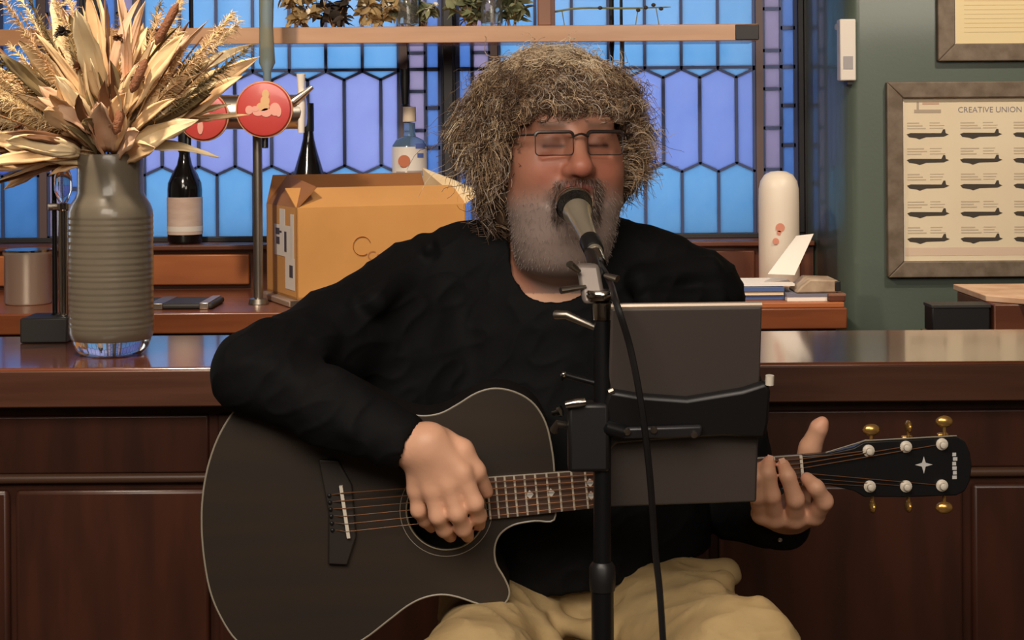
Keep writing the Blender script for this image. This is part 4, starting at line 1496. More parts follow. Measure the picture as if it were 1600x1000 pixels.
# tuners
ups = ((1358, 705), (1418, 700), (1476, 697))
dns = ((1360, 761), (1418, 762), (1476, 762))
posts = {}
for j, (px, py) in enumerate(ups + dns):
    up_ = j < 3
    c = Hd(px, py, -.004)
    MB().lathe(c + Vector((0, -.0005, 0)), [(0.0085, 0), (.0085, -.002), (.006, -.003), (.0045, -.004), (.0045, -.011), (.003, -.012)], 16, (0, 1, 0)).build('tuner_post', M_BONE, hs)
    posts[j] = Hd(px, py, -.011)
    sx = px + (7 if j < 6 else 0)
    edge, far = ((688, (675, 671, 664)[j]) if up_ else (780, (796, 796, 800)[j - 3]))
    sh_ = MB().tube([Hd(sx, edge + (8 if up_ else -8), .006), Hd(sx, far + (4 if up_ else -4), .006)], .0026, 8)
    sh_.build('tuner_shaft', M_GOLD, hs)
    bt = MB()
    cc = Hd(sx, far, .006)
    if j in (1, 3, 4):     # seen edge-on
        r3 = (.005, .012, .009)
    else:
        r3 = (.0125, .006, .0085)
    bt.ball(cc, r3, 14, 10)
    bt.build('tuner_button', M_GOLD, hs)
    bk_ = MB().obox(Hd(sx, py, .0145), Vector((.008, 0, 0)), Vector((0, .004, 0)), Vector((0, 0, .012)))
    bk_.build('tuner_housing', M_GOLD, hs, bevel=.002)
# strings
for k in range(6):
    f_ = (k - 2.5) / 2.5
    pts = [G(-22, f_ * 27, -.006), G(0, f_ * 30, -.0145), G(u_nut, f_ * 18, -.0105), posts[(0, 1, 2, 5, 4, 3)[k]] + Vector((0, .006, 0))]
    MB().tube(pts, 0.0009 - .0001 * k, 5).build('string', M_STRING, gt)
    MB().ball(G(-22, f_ * 27, -.009), .003, 8, 6).build('bridge_pin', M_BLACK, bridge)
MB().lathe(P(862, 655, YG) + Vector((.003, .05, 0)), [(.004, 0), (.004, .008), (.008, .010), (.008, .014), (0, .015)], 12, (.8, -.4, .3)).build('strap_button', M_CHROME, gt)

# ================================================================== THE SINGER
person = thing('person', 'curly grey haired man in glasses and black top, seated, singing and playing guitar', 'person', (0.09, 2.66, 0))
YAW = math.radians(13)
PIT = math.radians(3)
HO = P(874, 222, 2.575)
# head axes: x to image right, y forward (to the camera), z up
cy_, sy_ = math.cos(YAW), math.sin(YAW)
hx = np.array([cy_, sy_, 0.0])
hy = np.array([sy_, -cy_, 0.0])
hz = np.array([0, 0, 1.0])
# pitch: raise the chin slightly
hy, hz = hy * math.cos(PIT) + hz * math.sin(PIT), hz * math.cos(PIT) - hy * math.sin(PIT)
HR = np.stack([hx, hy, hz], 1)
HOv = np.array(HO)


def H(x, y, z):
    return HOv + hx * x + hy * y + hz * z


fld = Field((-.52, 2.2, .66), (.62, 2.92, 1.68), 0.0027)


def he(c, r, k=.012, sub=False, R=None):
    fld.ellipsoid(H(*c), r, HR if R is None else HR @ R, k, sub)


def hcap(a, b, ra, rb=None, k=.01, sub=False):
    fld.capsule(H(*a), H(*b), ra, rb, k, sub)


# torso (inside the shirt), neck
TOR = np.array(P(875, 620, 2.68))
fld.ellipsoid(P(872, 540, 2.67), (.185, .105, .2), k=.04)
fld.ellipsoid(P(872, 800, 2.67), (.19, .13, .2), k=.05)
fld.ellipsoid(P(885, 925, 2.69), (.165, .115, .11), k=.05)
fld.capsule(P(880, 440, 2.66), H(0, -.045, -.1), .078, .068, .03)
fld.capsule(P(720, 440, 2.66), P(1030, 450, 2.66), .06, .06, .04)
# head
he((0, -.012, .028), (.084, .104, .092))
he((0, .032, -.032), (.076, .076, .088), .03)
for s_ in (-1, 1):
    he((s_ * .046, .048, -.042), (.036, .042, .046), .03)
    he((s_ * .05, .02, -.092), (.036, .05, .042), .03)
he((0, .032, -.1), (.064, .058, .044), .03)
he((0, .084, -.119), (.023, .021, .019), .022)
he((0, .012, -.142), (.076, .072, .044), .028)
he((0, -.004, -.172), (.066, .074, .042), .025)
for s_ in (-1, 1):
    he((s_ * .046, .062, -.052), (.024, .022, .022), .02)
    hcap((s_ * .025, .106, -.052), (s_ * .041, .088, -.092), .0035, .003, .012, True)
    hcap((s_ * .022, .1, -.024), (s_ * .05, .092, -.026), .003, .002, .01, True)
hcap((-.016, .106, -.107), (.016, .106, -.107), .003, .003, .012, True)
# brow, sockets, lids
hcap((-.045, .082, .024), (.045, .082, .024), .016, .016, .02)
for s_ in (-1, 1):
    he((s_ * .034, .112, -.004), (.023, .022, .015), .012, True)
    he((s_ * .034, .083, -.004), (.0165, .0155, .0145), .006)
    hcap((s_ * .019, .0975, -.009), (s_ * .049, .0925, -.010), .0022, .0018, .003)
# nose
hcap((0, .098, .008), (0, .124, -.04), .009, .0145, .014)
he((0, .124, -.044), (.016, .014, .013), .01)
for s_ in (-1, 1):
    he((s_ * .0155, .112, -.047), (.0095, .012, .009), .008)
    he((s_ * .007, .122, -.0565), (.0042, .005, .004), .003, True)
# mouth: open lips
he((0, .094, -.078), (.034, .018, .026), .02)
hcap((-.022, .101, -.0705), (.022, .101, -.0705), .0058, .0058, .006)
hcap((-.018, .102, -.096), (.018, .102, -.096), .0066, .0066, .006)
he((0, .11, -.083), (.019, .022, .0095), .005, True)
# ears
for s_ in (-1, 1):
    he((s_ * .086, -.01, -.012), (.009, .022, .034), .008)
    he((s_ * .093, -.004, -.012), (.006, .012, .02), .006, True)
# arms
Sl, El, Wl = P(650, 450, 2.66), P(396, 582, 2.372), P(640, 696, 2.312)
Sr, Er, Wr = P(1090, 458, 2.67), P(1163, 792, 2.69), P(1222, 816, 2.47)
fld.chain([Sl, El, Wl], [.052, .04, .027], .02)
fld.chain([Sr, Er, Wr], [.052, .042, .028], .02)
# picking hand (image left): back of hand, curled fingers over the sound hole
hk = .007
fld.chain([Wl, P(662, 700, 2.305)], [.028, .03], .012)
for a, b, ra, rb in (((655, 700, 2.31), (652, 764, 2.315), .022, .0145), ((660, 692, 2.305), (676, 764, 2.302), .023, .0148), ((668, 690, 2.302), (701, 756, 2.297), .023, .0148), ((676, 690, 2.303), (722, 738, 2.297), .022, .0148)):
    fld.capsule(P(*a), P(*b), ra, rb, .012)
fing = [
    ([(652, 764, 2.315), (654, 797, 2.318), (664, 812, 2.335), (674, 824, 2.352)], [.0125, .0105, .0095, .008]),
    ([(676, 764, 2.302), (684, 806, 2.303), (694, 827, 2.322), (704, 838, 2.348)], [.0135, .0115, .0105, .009]),
    ([(701, 756, 2.297), (714, 802, 2.297), (724, 826, 2.316), (731, 838, 2.344)], [.0135, .0118, .0108, .009]),
    ([(722, 738, 2.297), (742, 786, 2.298), (748, 806, 2.318), (749, 820, 2.345)], [.0135, .0115, .0105, .0088]),
    ([(690, 690, 2.318), (722, 704, 2.312), (744, 736, 2.312), (760, 768, 2.335)], [.02, .0155, .0125, .010])]
for pts, rs in fing:
    fld.chain([P(*p) for p in pts], rs, hk)
# fretting hand (image right): palm under the neck, four fingers over the strings, thumb up behind the neck
fld.capsule(Wr, P(1234, 800, 2.435), .027, .026, .015)
for a, b, ra, rb in (((1218, 806, 2.44), (1190, 803, 2.385), .021, .015), ((1226, 808, 2.435), (1211, 809, 2.378), .021, .0155), ((1238, 808, 2.43), (1242, 810, 2.376), .021, .0155), ((1248, 804, 2.43), (1272, 805, 2.378), .021, .015)):
    fld.capsule(P(*a), P(*b), ra, rb, .012)
fing2 = [
    ([(1190, 803, 2.385), (1183, 775, 2.354), (1182, 746, 2.345), (1187, 731, 2.357)], [.0130, .0112, .0100, .0085]),
    ([(1211, 809, 2.378), (1206, 774, 2.346), (1200, 740, 2.340), (1201, 722, 2.355)], [.0136, .0118, .0106, .009]),
    ([(1242, 810, 2.376), (1243, 780, 2.344), (1231, 744, 2.338), (1224, 727, 2.355)], [.0140, .0122, .0108, .0092]),
    ([(1272, 805, 2.378), (1288, 783, 2.348), (1275, 762, 2.336), (1261, 748, 2.352)], [.0138, .0124, .0112, .0095]),
    ([(1240, 800, 2.445), (1254, 745, 2.442), (1266, 700, 2.43), (1280, 668, 2.42), (1285, 660, 2.418)], [.021, .0175, .0158, .0125, .009])]
for pts, rs in fing2:
    fld.chain([P(*p) for p in pts], rs, .005)
V, Q = fld.mesh(2)
# skin colours by anatomy (own pigment: lips, flush, stubble; eyelid shadow painted in too)
Lh = (V - HOv) @ HR
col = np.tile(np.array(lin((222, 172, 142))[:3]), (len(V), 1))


def paint(mask, rgb):
    global col
    mk = np.clip(mask, 0, 1)[:, None]
    col = col * (1 - mk) + np.array(lin(rgb)[:3]) * mk


def sstep(x, a, b):
    tt = np.clip((x - a) / (b - a), 0, 1)
    return tt * tt * (3 - 2 * tt)


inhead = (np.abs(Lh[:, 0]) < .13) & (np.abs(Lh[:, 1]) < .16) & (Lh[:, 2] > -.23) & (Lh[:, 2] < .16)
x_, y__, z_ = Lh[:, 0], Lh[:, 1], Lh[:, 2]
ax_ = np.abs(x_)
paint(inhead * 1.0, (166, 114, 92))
flush = np.exp(-((ax_ - .045) / .026) ** 2 - ((z_ + .045) / .028) ** 2) * inhead * (y__ > .03)
paint(flush * .45, (176, 92, 74))
paint(np.exp(-(x_ / .02) ** 2 - ((z_ + .045) / .02) ** 2) * inhead * (y__ > .1) * .6, (170, 92, 74))
jaw = sstep(-z_,   .052 + .25 * np.maximum(ax_ - .035, 0), .102 + .25 * np.maximum(ax_ - .035, 0)) * inhead * sstep(y__, -.03, .0)
paint(jaw * .8, (152, 140, 134))
gote = np.exp(-(np.maximum(ax_ - .028, 0) / .008) ** 2) * sstep(-z_, .056, .064) * sstep(z_, -.128, -.112) * inhead * (y__ > .06)
paint(gote * .8, (88, 64, 52))
lips = np.exp(-(np.maximum(ax_ - .016, 0) / .006) ** 2) * (np.exp(-((z_ + .0715) / .0055) ** 2) + np.exp(-((z_ + .096) / .006) ** 2)) * inhead * (y__ > .09)
paint(lips * .8, (160, 84, 76))
paint(np.exp(-(np.maximum(ax_ - .015, 0) / .004) ** 2 - ((z_ + .083) / .008) ** 2) * inhead * (y__ > .06) * (y__ < .102), (60, 28, 26))
paint(np.exp(-(np.maximum(np.abs(ax_ - .034) - .014, 0) / .003) ** 2 - ((z_ + .0100) / .0026) ** 2) * inhead * (y__ > .085), (54, 36, 32))
paint(np.exp(-(np.maximum(np.abs(ax_ - .036) - .016, 0) / .005) ** 2 - ((z_ - .020) / .0055) ** 2) * inhead * (y__ > .07) * .85, (104, 78, 64))
paint(np.exp(-((ax_ - .034) / .017) ** 2 - ((z_ + .003) / .011) ** 2) * inhead * (y__ > .07) * .45, (138, 88, 74))  # eyelid shadow painted into the skin colour
hand = (~inhead) & (V[:, 2] < 1.12)
nz = np.array([mnoise.noise(Vector(p) * 45) for p in V[hand]])
cc = col[hand]
cc = cc * (1 + 0.10 * nz[:, None])
col[hand] = cc * np.array([1.0, .96, .94])
# fingertips and knuckles a little redder
for pts, rs in fing + fing2:
    tip = np.array(P(*pts[-1]))
    dd = np.linalg.norm(V - tip, axis=1)
    paint(np.exp(-(dd / .013) ** 2) * .35, (196, 118, 96))
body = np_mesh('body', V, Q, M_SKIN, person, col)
# fingernails
M_NAIL = mat('nail', (218, 168, 142), 0.4)
for pts, rs in (fing2[1], fing2[2], fing2[0]):
    a, b = P(*pts[-2]), P(*pts[-1])
    d = (b - a).normalized()
    out = Vector((0, -1, 0)) - d * Vector((0, -1, 0)).dot(d)
    out.normalize()
    sd = d.cross(out)
    r = rs[-1]
    MB().obox(b + out * r * .96 + d * r * .1, sd * r * .45, d * r * .5, out * .0004).build('fingernail', M_NAIL, body, bevel=.001)
# beard: short hairs on the jaw, denser and darker round the mouth
NV = vnormals(V, Q)
w = (jaw * .5 + gote * 2.6) * (1 - np.clip(lips * 2, 0, 1)) * inhead
w[(z_ > -.094) & (z_ < -.072) & (ax_ < .021)] = 0
w[z_ < -.19] = 0
w = np.maximum(w, 0)
pick = RNG.choice(len(V), 2600, p=w / w.sum())
root = V[pick] + RNG.normal(0, .0012, (len(pick), 3))
g_ = gote[pick]
Lb = np.where(g_ > .4, RNG.uniform(.007, .013, len(pick)), RNG.uniform(.0025, .005, len(pick)))
dn = NV[pick] * .8 + np.array([0, -.1, -.75]) + RNG.normal(0, .3, (len(pick), 3))
dn /= np.linalg.norm(dn, axis=1, keepdims=True)
s_ = np.linspace(0, 1, 3)
path = root[:, None] + dn[:, None] * (Lb[:, None] * s_[None])[:, :, None]
path[:, :, 2] -= Lb[:, None] * .25 * s_[None] ** 2
Vb, Qb, ib = many_tubes(path, np.repeat((.0003 * (1 - .6 * s_))[None], len(pick), 0), 3)
tone = np.where((g_ > .4)[:, None] & (RNG.random(len(pick)) < .75)[:, None], np.array(lin((78, 58, 46))[:3]), np.array(lin((168, 154, 146))[:3]))
tone = tone * RNG.uniform(.7, 1.15, (len(pick), 1))
np_mesh('beard', Vb, Qb, M_HAIR, person, tone[ib], kind='stuff')

# hair: base mass and loose curls
hf = Field((-.2, -.2, -.17), (.2, .2, .2), .004)
hf.ellipsoid((0, -.026, .036), (.102, .112, .096), k=.02)
for s_ in (-1, 1):
    hf.ellipsoid((s_ * .092, -.02, -.03), (.03, .055, .07), k=.03)
hf.ellipsoid((0, -.075, -.05), (.09, .05, .08), k=.03)
for s_ in (-1, 1):
    hf.ellipsoid((s_ * .062, -.052, -.085), (.036, .042, .055), k=.03)
hf.ellipsoid((0, .1, -.035), (.079, .11, .088), k=.012, sub=True)
hf.ellipsoid((0, .03, -.12), (.082, .1, .1), k=.012, sub=True)
Vh, Qh = hf.mesh(1)
nz = np.array([mnoise.noise(Vector(p) * 60) + .5 * mnoise.noise(Vector(p) * 130) for p in Vh])
Nh = vnormals(Vh, Qh)
Vh = Vh + Nh * (nz * .007)[:, None]
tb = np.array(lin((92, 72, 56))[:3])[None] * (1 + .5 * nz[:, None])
NL, SPL = 1500, 9                     # locks, strands in a lock
dirs = RNG.normal(0, 1, (NL * 4, 3))
dirs /= np.linalg.norm(dirs, axis=1, keepdims=True)
root = dirs * np.array([.092, .106, .092]) + np.array([0, -.022, .034])
rx, ry, rz = root.T
ok = np.where(ry > .035, rz > .066 - .25 * np.abs(rx), np.where(ry > -.0, rz > -.03, rz > -.085)) & (rz > -.075)
root, dirs = root[ok], dirs[ok]
low = RNG.normal(0, 1, (220, 3))                 # longer hair falling behind the neck
low /= np.linalg.norm(low, axis=1, keepdims=True)
low = low[(low[:, 1] < .5)]
sgn = np.where(RNG.random(len(low)) < .85, -1.0, 1.0)
root = np.concatenate([root, low * np.array([.030, .04, .036]) + np.stack([sgn * .064, np.full(len(low), -.05), np.full(len(low), -.074)], 1)])
dirs = np.concatenate([dirs, low])
NL = len(root)
islow = np.arange(NL) >= NL - len(low)
rx, ry, rz = root.T
frontal = sstep(ry, .03, .075)
side = sstep(np.abs(rx), .055, .085)
L = (.020 + .026 * side + .016 * RNG.random(NL) + .016 * frontal) * np.where(rx < 0, 1.12, 1.0)
L *= 1 + .55 * np.array([mnoise.noise(Vector(p) * 28) for p in root])
L = np.where(islow, L * .55, L)
g0 = dirs * (.55 - .30 * frontal)[:, None] + np.stack([rx * 1.6, frontal * .35, -.45 * side - .7 * frontal + .12 * (1 - side)], 1) + RNG.normal(0, .32, (NL, 3))
g0 /= np.linalg.norm(g0, axis=1, keepdims=True)
ref = np.where(np.abs(g0[:, 2:3]) < .8, np.array([0, 0, 1.0]), np.array([1.0, 0, 0]))
a_ = np.cross(g0, ref)
a_ /= np.linalg.norm(a_, axis=1, keepdims=True)
b_ = np.cross(g0, a_)
MP = 20
s_ = np.linspace(0, 1, MP)
ph, turns, hrad = RNG.uniform(0, 2 * np.pi, NL), RNG.uniform(1.7, 3.1, NL), RNG.uniform(.005, .0105, NL)
lk = np.repeat(np.arange(NL), SPL)
NC = len(lk)
Ls = L[lk] * RNG.uniform(.75, 1.2, NC)
stray = (RNG.random(NC) < .10)
off = RNG.normal(0, .0019, (NC, 3)) * np.where(stray, 2.2, 1.0)[:, None]
gs = g0[lk] + RNG.normal(0, 1, (NC, 3)) * np.where(stray, .3, .05)[:, None]
axisp = root[lk][:, None] + off[:, None] * (.3 + .7 * s_[None, :, None]) + gs[:, None] * (Ls[:, None] * s_[None])[:, :, None]
axisp[:, :, 2] -= (Ls * .38)[:, None] * s_[None] ** 2
angs = (ph[lk] + RNG.normal(0, .12, NC))[:, None] + 2 * np.pi * (turns[lk] * RNG.uniform(.92, 1.08, NC))[:, None] * s_[None]
amp = (hrad[lk] * RNG.uniform(.8, 1.15, NC))[:, None] * np.minimum(1, s_[None] * 3)
path = axisp + (a_[lk][:, None] * np.cos(angs)[:, :, None] + b_[lk][:, None] * np.sin(angs)[:, :, None]) * amp[:, :, None]
fx, fy, fz = path[..., 0], path[..., 1], path[..., 2]
bad = ((fy > .03) & (np.abs(fx) < .079) & (fz < .022)).any(1)
inface = (fy > .03) & (np.abs(fx) < .08) & (fz < .06)
path[..., 1] = np.where(inface, np.maximum(fy, .094 - 2.5 * fx ** 2), fy)
path = path[~bad]
lk = lk[~bad]
NC = len(lk)
crad = RNG.uniform(.00045, .00085, NC)[:, None] * (1 - .5 * s_[None] ** 2)
Vc, Qc, ic = many_tubes(path, crad, 3)
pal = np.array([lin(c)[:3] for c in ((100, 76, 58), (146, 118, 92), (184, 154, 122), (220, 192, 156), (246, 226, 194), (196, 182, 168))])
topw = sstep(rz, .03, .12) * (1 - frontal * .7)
cl_ = RNG.normal(1.5, 1.3, NL) + 3.0 * sstep(rz, .075, .115) - 1.0 * frontal * (rz < .1) + .5 * side  # blond crown locks with the top light painted into their tone
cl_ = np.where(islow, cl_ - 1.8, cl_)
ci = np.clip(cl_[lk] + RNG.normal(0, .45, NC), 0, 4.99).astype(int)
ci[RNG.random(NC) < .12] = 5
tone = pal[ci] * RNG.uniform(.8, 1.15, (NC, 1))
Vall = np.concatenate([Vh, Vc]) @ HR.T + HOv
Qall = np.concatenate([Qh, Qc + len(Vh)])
np_mesh('hair', Vall, Qall, M_HAIR, person, np.concatenate([tb, tone[ic]]), label='curly grey brown hair, top light painted into its blond crown')

# glasses: thin dark rectangular frames with lenses
gl = thing('glasses', 'thin dark rectangular glasses on the singer\'s nose', 'glasses', H(0, .11, 0))


def rrect(cx, cz, w, h, yv, r=.006, n=5):
    pts = []
    for (sx, sz, a0) in ((1, 1, 0), (-1, 1, 90), (-1, -1, 180), (1, -1, 270)):
        for k in range(n + 1):
            a = math.radians(a0 + 90 * k / n)
            X_, Z_ = cx + sx * (w - r) + r * math.cos(a), cz + sz * (h - r) + r * math.sin(a)
            pts.append(Vector(H(X_, yv - 1.1 * (abs(X_) - .01) ** 2 * 2.2, Z_)))
    return pts


M_SPEC = mat('dark_spectacle_frame', (44, 34, 32), 0.35)
for s_ in (-1, 1):
    pts = rrect(s_ * .0385, -.008, .0275, .0165, .122)
    rim = MB().tube(pts + pts[:1], .0008, 6, cap=False)
    rim.tube([pts[k] + Vector((0, 0, .0008)) for k in range(0, 12)], .0027, 6)
    rm = rim.build('rim', M_SPEC, gl)
    MB().prism(pts, tuple(-hy * .001)).build('lens', M_LENS, rm)
    e = Vector(H(s_ * .068, .113, .006))
    MB().tube([e, Vector(H(s_ * .083, .104, .006)), Vector(H(s_ * .094, .05, .004)), Vector(H(s_ * .097, -.02, .0)), Vector(H(s_ * .097, -.04, -.02))], .0018, 6).build('temple', M_SPEC, gl)
MB().tube(spline([Vector(H(-.012, .1215, .002)), Vector(H(0, .126, .006)), Vector(H(.012, .1215, .002))], 4), .0018, 6).build('bridge', M_SPEC, gl)

# shirt
sf = Field((-.56, 2.24, .78), (.62, 2.95, 1.42), .0034)
sf.ellipsoid(P(872, 545, 2.67), (.205, .125, .215), k=.05)
sf.ellipsoid(P(868, 730, 2.66), (.225, .142, .2), k=.06)
sf.ellipsoid(P(885, 850, 2.66), (.222, .148, .18), k=.06)
sf.capsule(P(870, 780, 2.66), P(900, 980, 2.67), .16, .17, .05)
sf.chain([P(850, 408, 2.655), P(730, 415, 2.665), P(650, 448, 2.66)], [.075, .062, .062], .035)
sf.chain([P(925, 408, 2.655), P(1020, 428, 2.67), P(1092, 460, 2.67)], [.075, .064, .064], .035)
sf.chain([P(655, 470, 2.67), P(628, 560, 2.645), P(650, 700, 2.635)], [.075, .098, .09], .05)
sf.capsule(P(640, 480, 2.66), P(520, 545, 2.53), .07, .062, .04)
cuffL = El.lerp(Wl, .93)
sf.chain([Sl, P(520, 520, 2.53), El], [.068, .062, .056], .025)
sf.chain([El, El.lerp(Wl, .5), cuffL], [.056, .05, .041], .02)
cuffR = Er.lerp(Wr, 1.04)
sf.chain([Sr, P(1128, 620, 2.69), Er], [.066, .060, .056], .025)
sf.chain([Er, cuffR], [.056, .039], .02)
# raised folds
folds = [((585, 470, 2.50), (640, 430, 2.60), .02), ((470, 520, 2.43), (430, 580, 2.325), .018), ((505, 530, 2.44), (465, 600, 2.32), .016), ((420, 520, 2.40), (385, 570, 2.33), .018),
         ((520, 590, 2.33), (480, 640, 2.305), .014), ((560, 625, 2.315), (545, 670, 2.29), .012), ((1000, 440, 2.57), (1110, 420, 2.62), .02), ((1010, 470, 2.545), (1120, 470, 2.6), .018),
         ((660, 378, 2.64), (672, 388, 2.60), .012), ((980, 560, 2.53), (1080, 500, 2.58), .018)]
for a, b, r in folds:
    sf.capsule(P(*a), P(*b), r, r * .7, .02)
# neck opening and hem
sf.ellipsoid(H(0, .012, -.142), (.080, .076, .048), HR, .004, True)
sf.ellipsoid(H(0, -.004, -.172), (.070, .078, .046), HR, .004, True)
sf.capsule(H(0, -.045, -.1), H(0, -.045, -.19), .0715, .072, .004, True)
# cuffs: hollow the ends so the wrists leave an open sleeve
for e, w_, r in ((cuffL, Wl, .033),):
    d = (w_ - e).normalized()
    sf.capsule(e - d * .02, e + d * .12, r, r, .004, True)
hz0, hz1 = P(830, 926, 2.53), P(1140, 880, 2.53)
sf.cut(np.array([(hz1 - hz0).normalized().z, 0, -(hz1 - hz0).normalized().x]), hz0)
V, Q = sf.mesh(3)
N = vnormals(V, Q)
nz = np.array([mnoise.noise(Vector((p[0] * 14 + p[2] * 9, p[1] * 10, p[2] * 26 - p[0] * 18))) for p in V])
V = V + N * (.0034 * (1 - np.abs(nz)) ** 3 - .0012)[:, None]
shirt = np_mesh('shirt', V, Q, M_SHIRT, person)
MB().lathe(cuffR + Vector((-.012, -.0385, -.014)), [(.0035, 0), (.0035, .003), (0, .0035)], 10, (0, -1, -.3)).build('cuff_button', M_CHROME, shirt)

# trousers, shoes
pf = Field((-.35, 1.98, .02), (.62, 2.95, .95), .006)
hipL, hipR = P(805, 960, 2.69), P(985, 955, 2.69)
kneeL, kneeR = Vector((bx(735, 2.26), 2.26, .772)), Vector((bx(1148, 2.2), 2.2, .800))
pf.ellipsoid(P(893, 935, 2.685), (.205, .158, .125), k=.05)
pf.capsule(hipL, kneeL, .100, .082, .05)
pf.capsule(hipR, kneeR, .106, .088, .05)
ankL, ankR = Vector((kneeL.x - .03, 2.42, .30)), Vector((kneeR.x + .02, 2.40, .30))
pf.capsule(kneeL, ankL, .080, .058, .03)
pf.capsule(kneeR, ankR, .086, .06, .03)
# long soft creases running from the crotch over the thigh
for a, b, r in (((940, 985, 2.44), (1110, 925, 2.33), .012), ((985, 1005, 2.36), (1150, 950, 2.22), .012), ((1000, 960, 2.50), (1130, 905, 2.42), .014),
                ((850, 960, 2.50), (950, 1000, 2.40), .012), ((840, 985, 2.42), (900, 1030, 2.32), .011), ((1190, 945, 2.20), (1225, 1010, 2.16), .011), ((1050, 905, 2.56), (1135, 893, 2.52), .022)):
    pf.capsule(P(*a), P(*b), r, r, .03)
V, Q = pf.mesh(3)
N = vnormals(V, Q)
nz = np.array([mnoise.noise(Vector((p[0] * 9 + p[2] * 20 + p[1] * 14, p[1] * 9, p[2] * 16 - p[0] * 16))) for p in V])
V = V + N * (.0055 * (1 - np.abs(nz)) ** 4 - .0015)[:, None]
np_mesh('trousers', V, Q, M_PANTS, person)
for a in (ankL, ankR):
    s2 = Field((a.x - .1, a.y - .3, .16), (a.x + .1, a.y + .12, .42), .006)
    s2.capsule(a, (a.x, a.y + .01, .235), .045, .042, .02)
    s2.chain([(a.x, a.y + .015, .225), (a.x, a.y - .1, .22), (a.x, a.y - .17, .212)], [.042, .044, .036], .03)
    s2.cut((0, 0, -1), (0, 0, .19))
    V, Q = s2.mesh(2)
    np_mesh('shoe', V, Q, M_SHOE, person)

# bar stool under him
sx_, sy_2 = P(895, 960, 2.70).x, 2.70
zs = .668
t = thing('bar_stool', 'dark wooden bar stool under the seated singer', 'stool', (sx_, sy_2, 0))
MB().lathe((sx_, sy_2, 0), [(0, zs - .04), (.16, zs - .04), (.175, zs - .03), (.175, zs - .01), (.165, zs), (0, zs)], 36, cap=False).build('seat', M_STOOL, t)
for a in (45, 135, 225, 315):
    a = math.radians(a)
    MB().tube([(sx_ + .12 * math.cos(a), sy_2 + .12 * math.sin(a), zs - .038), (sx_ + .21 * math.cos(a), sy_2 + .21 * math.sin(a), 0.001)], .016, 10).build('leg', M_STOOL, t)
for zf in (.19, .4):
    rr_ = .21 - .09 * zf / zs
    MB().tube([(sx_ + rr_ * math.cos(a), sy_2 + rr_ * math.sin(a), zf - .01) for a in np.linspace(0, 2 * np.pi, 33)], .009, 8, cap=False).build('foot_ring', M_BLACKMET, t)
fr_ = MB().box((sx_ - .17, 2.2, .165), (sx_ + .34, 2.5, .187))
fr_.build('foot_board', M_STOOL, t, bevel=.004)

# ================================================================== MICROPHONE, STAND, TABLET
YS = 2.12
st = thing('microphone_stand', 'black microphone stand with chrome clutch in front of the singer', 'microphone stand', (bx(936, YS), YS, 0))
xs = bx(936, YS)
mb = MB().lathe((xs, YS, 0), [(0, .0), (.15, .0), (.15, .014), (.12, .03), (.03, .04), (0, .04)], 40, cap=False)
mb.build('round_base', M_BLACKMET, st)
zj = bz(886, YS)
MB().tube([(xs, YS, .035), (xs, YS, zj - .02)], .0142, 18).build('outer_tube', M_BLACKMET, st)
MB().lathe((xs, YS, 0), [(0, zj - .03), (.0158, zj - .03), (.0165, zj - .02), (.0165, zj), (.0125, zj + .006), (0, zj + .006)], 20, cap=False).build('height_clutch', M_BLACK, st)
ztp = bz(500, YS)
MB().tube([(xs, YS, zj), (bx(939, YS), YS, ztp)], .0112, 18).build('inner_tube', M_BLACKMET, st)
MB().lathe((bx(939, YS), YS, 0), [(0, bz(500, YS)), (.013, bz(500, YS)), (.0145, bz(488, YS)), (.0145, bz(474, YS)), (.010, bz(470, YS)), (0, bz(470, YS))], 20, cap=False).build('top_clutch', M_CHROME, st)
cl = MB()
pa, pb = P(936, 474, YS), P(925, 412, YS + .02)
cl.obox((pa + pb) / 2 + Vector((-.006, .004, 0)), Vector((.0145, 0, 0)), Vector((0, .013, 0)), (pb - pa) * .5)
cl.build('swivel_bracket', mat('grey_cast_metal', (128, 118, 112), 0.5, 0.4), st, bevel=.005)
for (a, b) in (((915, 448), (876, 454)), ((905, 424), (890, 412)), ((945, 430), (965, 436))):
    A, B_ = P(a[0], a[1], YS), P(b[0], b[1], YS - .008)
    MB().tube([A, A.lerp(B_, .4), B_], [.004, .006, .0075], 10, flat=.6).build('wing_screw', M_DULLSTEEL, st)
MB().lathe(P(938, 463, YS) - Vector((0, .0, .004)), [(.0175, 0), (.019, .004), (.019, .009), (.0165, .012)], 20).build('lock_ring', M_CHROME, st)
# second clamp carrying the tablet holder
zk = bz(655, YS)
MB().obox((bx(908, YS) + .006, YS, bz(682, YS)), (.026, 0, 0), (0, .016, 0), (0, 0, .043)).build('clamp_block', M_BLACK, st, bevel=.005)
MB().tube([P(868, 492, YS + .01), P(885, 492, YS), P(930, 512, YS)], [.006, .0055, .004], 10).build('wing_screw', M_DULLSTEEL, st)
MB().tube([P(884, 633, YS - .018), P(900, 630, YS - .02), P(914, 628, YS - .018)], [.0045, .006, .0055], 10).build('clamp_knob', M_CHROME, st)
MB().tube([P(900, 630, YS - .018), P(902, 634, YS)], .004, 8).build('clamp_screw', M_DULLSTEEL, st)
MB().tube([P(876, 588, YS), P(884, 586, YS), P(936, 600, YS)], [.007, .004, .004], 10).build('side_screw', M_BLACKMET, st)
MB().ball(P(881, 585, YS - .006), .0035, 8, 6).build('screw_head', M_CHROME, st)
MB().tube([P(866, 672, YS), P(871, 662, YS - .01), P(890, 665, YS)], [.006, .005, .004], 10).build('wing_screw', M_DULLSTEEL, st)

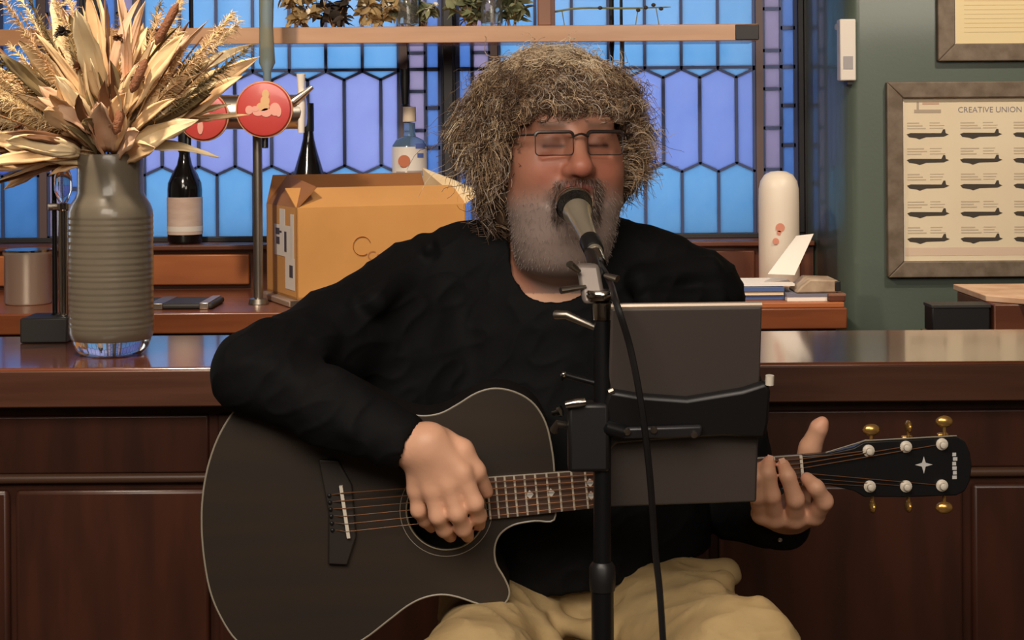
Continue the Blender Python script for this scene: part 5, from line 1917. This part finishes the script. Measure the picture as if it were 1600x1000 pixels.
# microphone
ga, gb = P(896, 318, 2.385), P(930, 396, 2.235)
ax = (gb - ga).normalized()
mi = thing('microphone', 'handheld vocal microphone clipped at the singer\'s mouth', 'microphone', gb)
Lm = (gb - ga).length
MB().lathe(ga, [(0, -.026), (.010, -.0245), (.018, -.018), (.0235, -.008), (.0255, .004), (.0245, .014), (.021, .026)], 28, ax).build('grille', M_MICGRILLE, mi)
MB().lathe(ga, [(.0255, .000), (.0268, .002), (.0268, .008), (.0255, .010)], 28, ax, cap=False).build('grille_band', M_CHROME, mi)
MB().lathe(ga, [(.0195, .026), (.0205, .03), (.0160, .042), (.0130, .09), (.0112, Lm - .01), (.0105, Lm), (0, Lm)], 24, ax).build('handle', M_MICBODY, mi)
MB().lathe(ga, [(.0098, Lm), (.0098, Lm + .018), (.009, Lm + .03), (0, Lm + .03)], 16, ax).build('connector', M_CHROME, mi)
# clip
clip_c = ga + ax * (Lm * .72)
mc = MB().lathe(ga, [(.0140, Lm * .76), (.0146, Lm * .78), (.0136, Lm * .95), (.0125, Lm * .96)], 20, ax)
mcl = mc.build('mic_clip', M_BLACK, st)
MB().tube([clip_c + Vector((0, 0, -.012)), P(928, 412, YS + .05), P(930, 425, YS + .02)], [.009, .008, .010], 10).build('clip_stem', M_BLACK, mcl)
# cable
tail = ga + ax * (Lm + .03)
pts = spline([tail, tail + ax * .03 + Vector((.008, 0, -.012)), P(962, 470, YS - .06), P(985, 545, YS - .06), P(1003, 640, YS - .055), P(1015, 740, YS - .04), P(1024, 860, YS - .02), P(1036, 1000, YS - .02), Vector((bx(1046, YS), YS - .03, .5)), Vector((bx(1060, YS), YS - .08, .05)), Vector((bx(1100, YS), YS - .2, .006)), Vector((bx(1300, YS), YS - .3, .006))], 8)
tag(MB().tube(pts, .0042, 8).build('microphone_cable', M_BLACK), 'black microphone cable hanging in front of the tablet to the floor', 'cable')

# tablet in its holder: back towards the camera, leaning
tb_ = thing('tablet', 'dark grey tablet seen from behind, held on the microphone stand', 'tablet', P(1066, 785, 2.16))
TL, TR, BR_, BL = P(955, 483, 2.085), P(1191, 480, 2.085), P(1182, 785, 2.165), P(944, 793, 2.165)
upv = (TL - BL)
nrm = (TR - TL).cross(upv).normalized()
if nrm.y < 0:
    nrm = -nrm
MB().prism([BL, BR_, TR, TL], nrm * .008).build('back_shell', M_TABLET, tb_, bevel=.003, seg=3)
MB().tube([TL + nrm * .004 + upv.normalized() * .0015, TR + nrm * .004 + upv.normalized() * .0015], .0042, 8).build('lit_top_edge', M_TABEDGE, tb_)  # pale strip paints the light caught along the upper edge
MB().obox(BL.lerp(TR, .5) + nrm * .0086, (TR - TL) * .47, nrm * .0005, upv * .47).build('screen', M_BLACK, tb_)
hol = thing('tablet_holder', 'black clamp band gripping the tablet across its middle', 'holder', P(1066, 650, 2.1))


def TP(u, v, d=0):
    return BL + (BR_ - BL) * u + (TL - BL) * v - nrm * d


q = [(-.03, .28), (.06, .355), (.5, .372), (.75, .375), (1.015, .36), (1.03, .44), (1.03, .60), (1.0, .635), (.85, .60), (.5, .565), (.2, .59), (.0, .62), (-.03, .55)]
MB().prism([TP(a, b, .0165) for a, b in q], nrm * .016).build('clamp_band', M_BLACK, hol, bevel=.004)
MB().obox(TP(.33, .42, .021), (BR_ - BL) * .27, nrm * .004, upv * .028).build('slide_plate', mat('dark_grey_plate', (52, 51, 54), 0.35, .4), hol, bevel=.003)
for (a, b) in ((.12, .435), (.29, .44), (.55, .41)):
    MB().lathe(TP(a, b, .024), [(.0045, 0), (.0045, .003), (.002, .0035)], 12, -nrm).build('screw', M_DULLSTEEL, hol)
MB().tube([TP(1.022, .625, .014), TP(1.022, .668, .012)], .0055, 10).build('corner_pin', M_BONE, hol)
MB().tube([TP(-.0, .615, .014), TP(.03, .625, .014)], .004, 8).build('corner_pin', M_DULLSTEEL, hol)
MB().tube([P(938, 668, YS), P(950, 668, 2.11), TP(.1, .42, .018)], .010, 12).build('holder_arm', M_BLACKMET, hol)
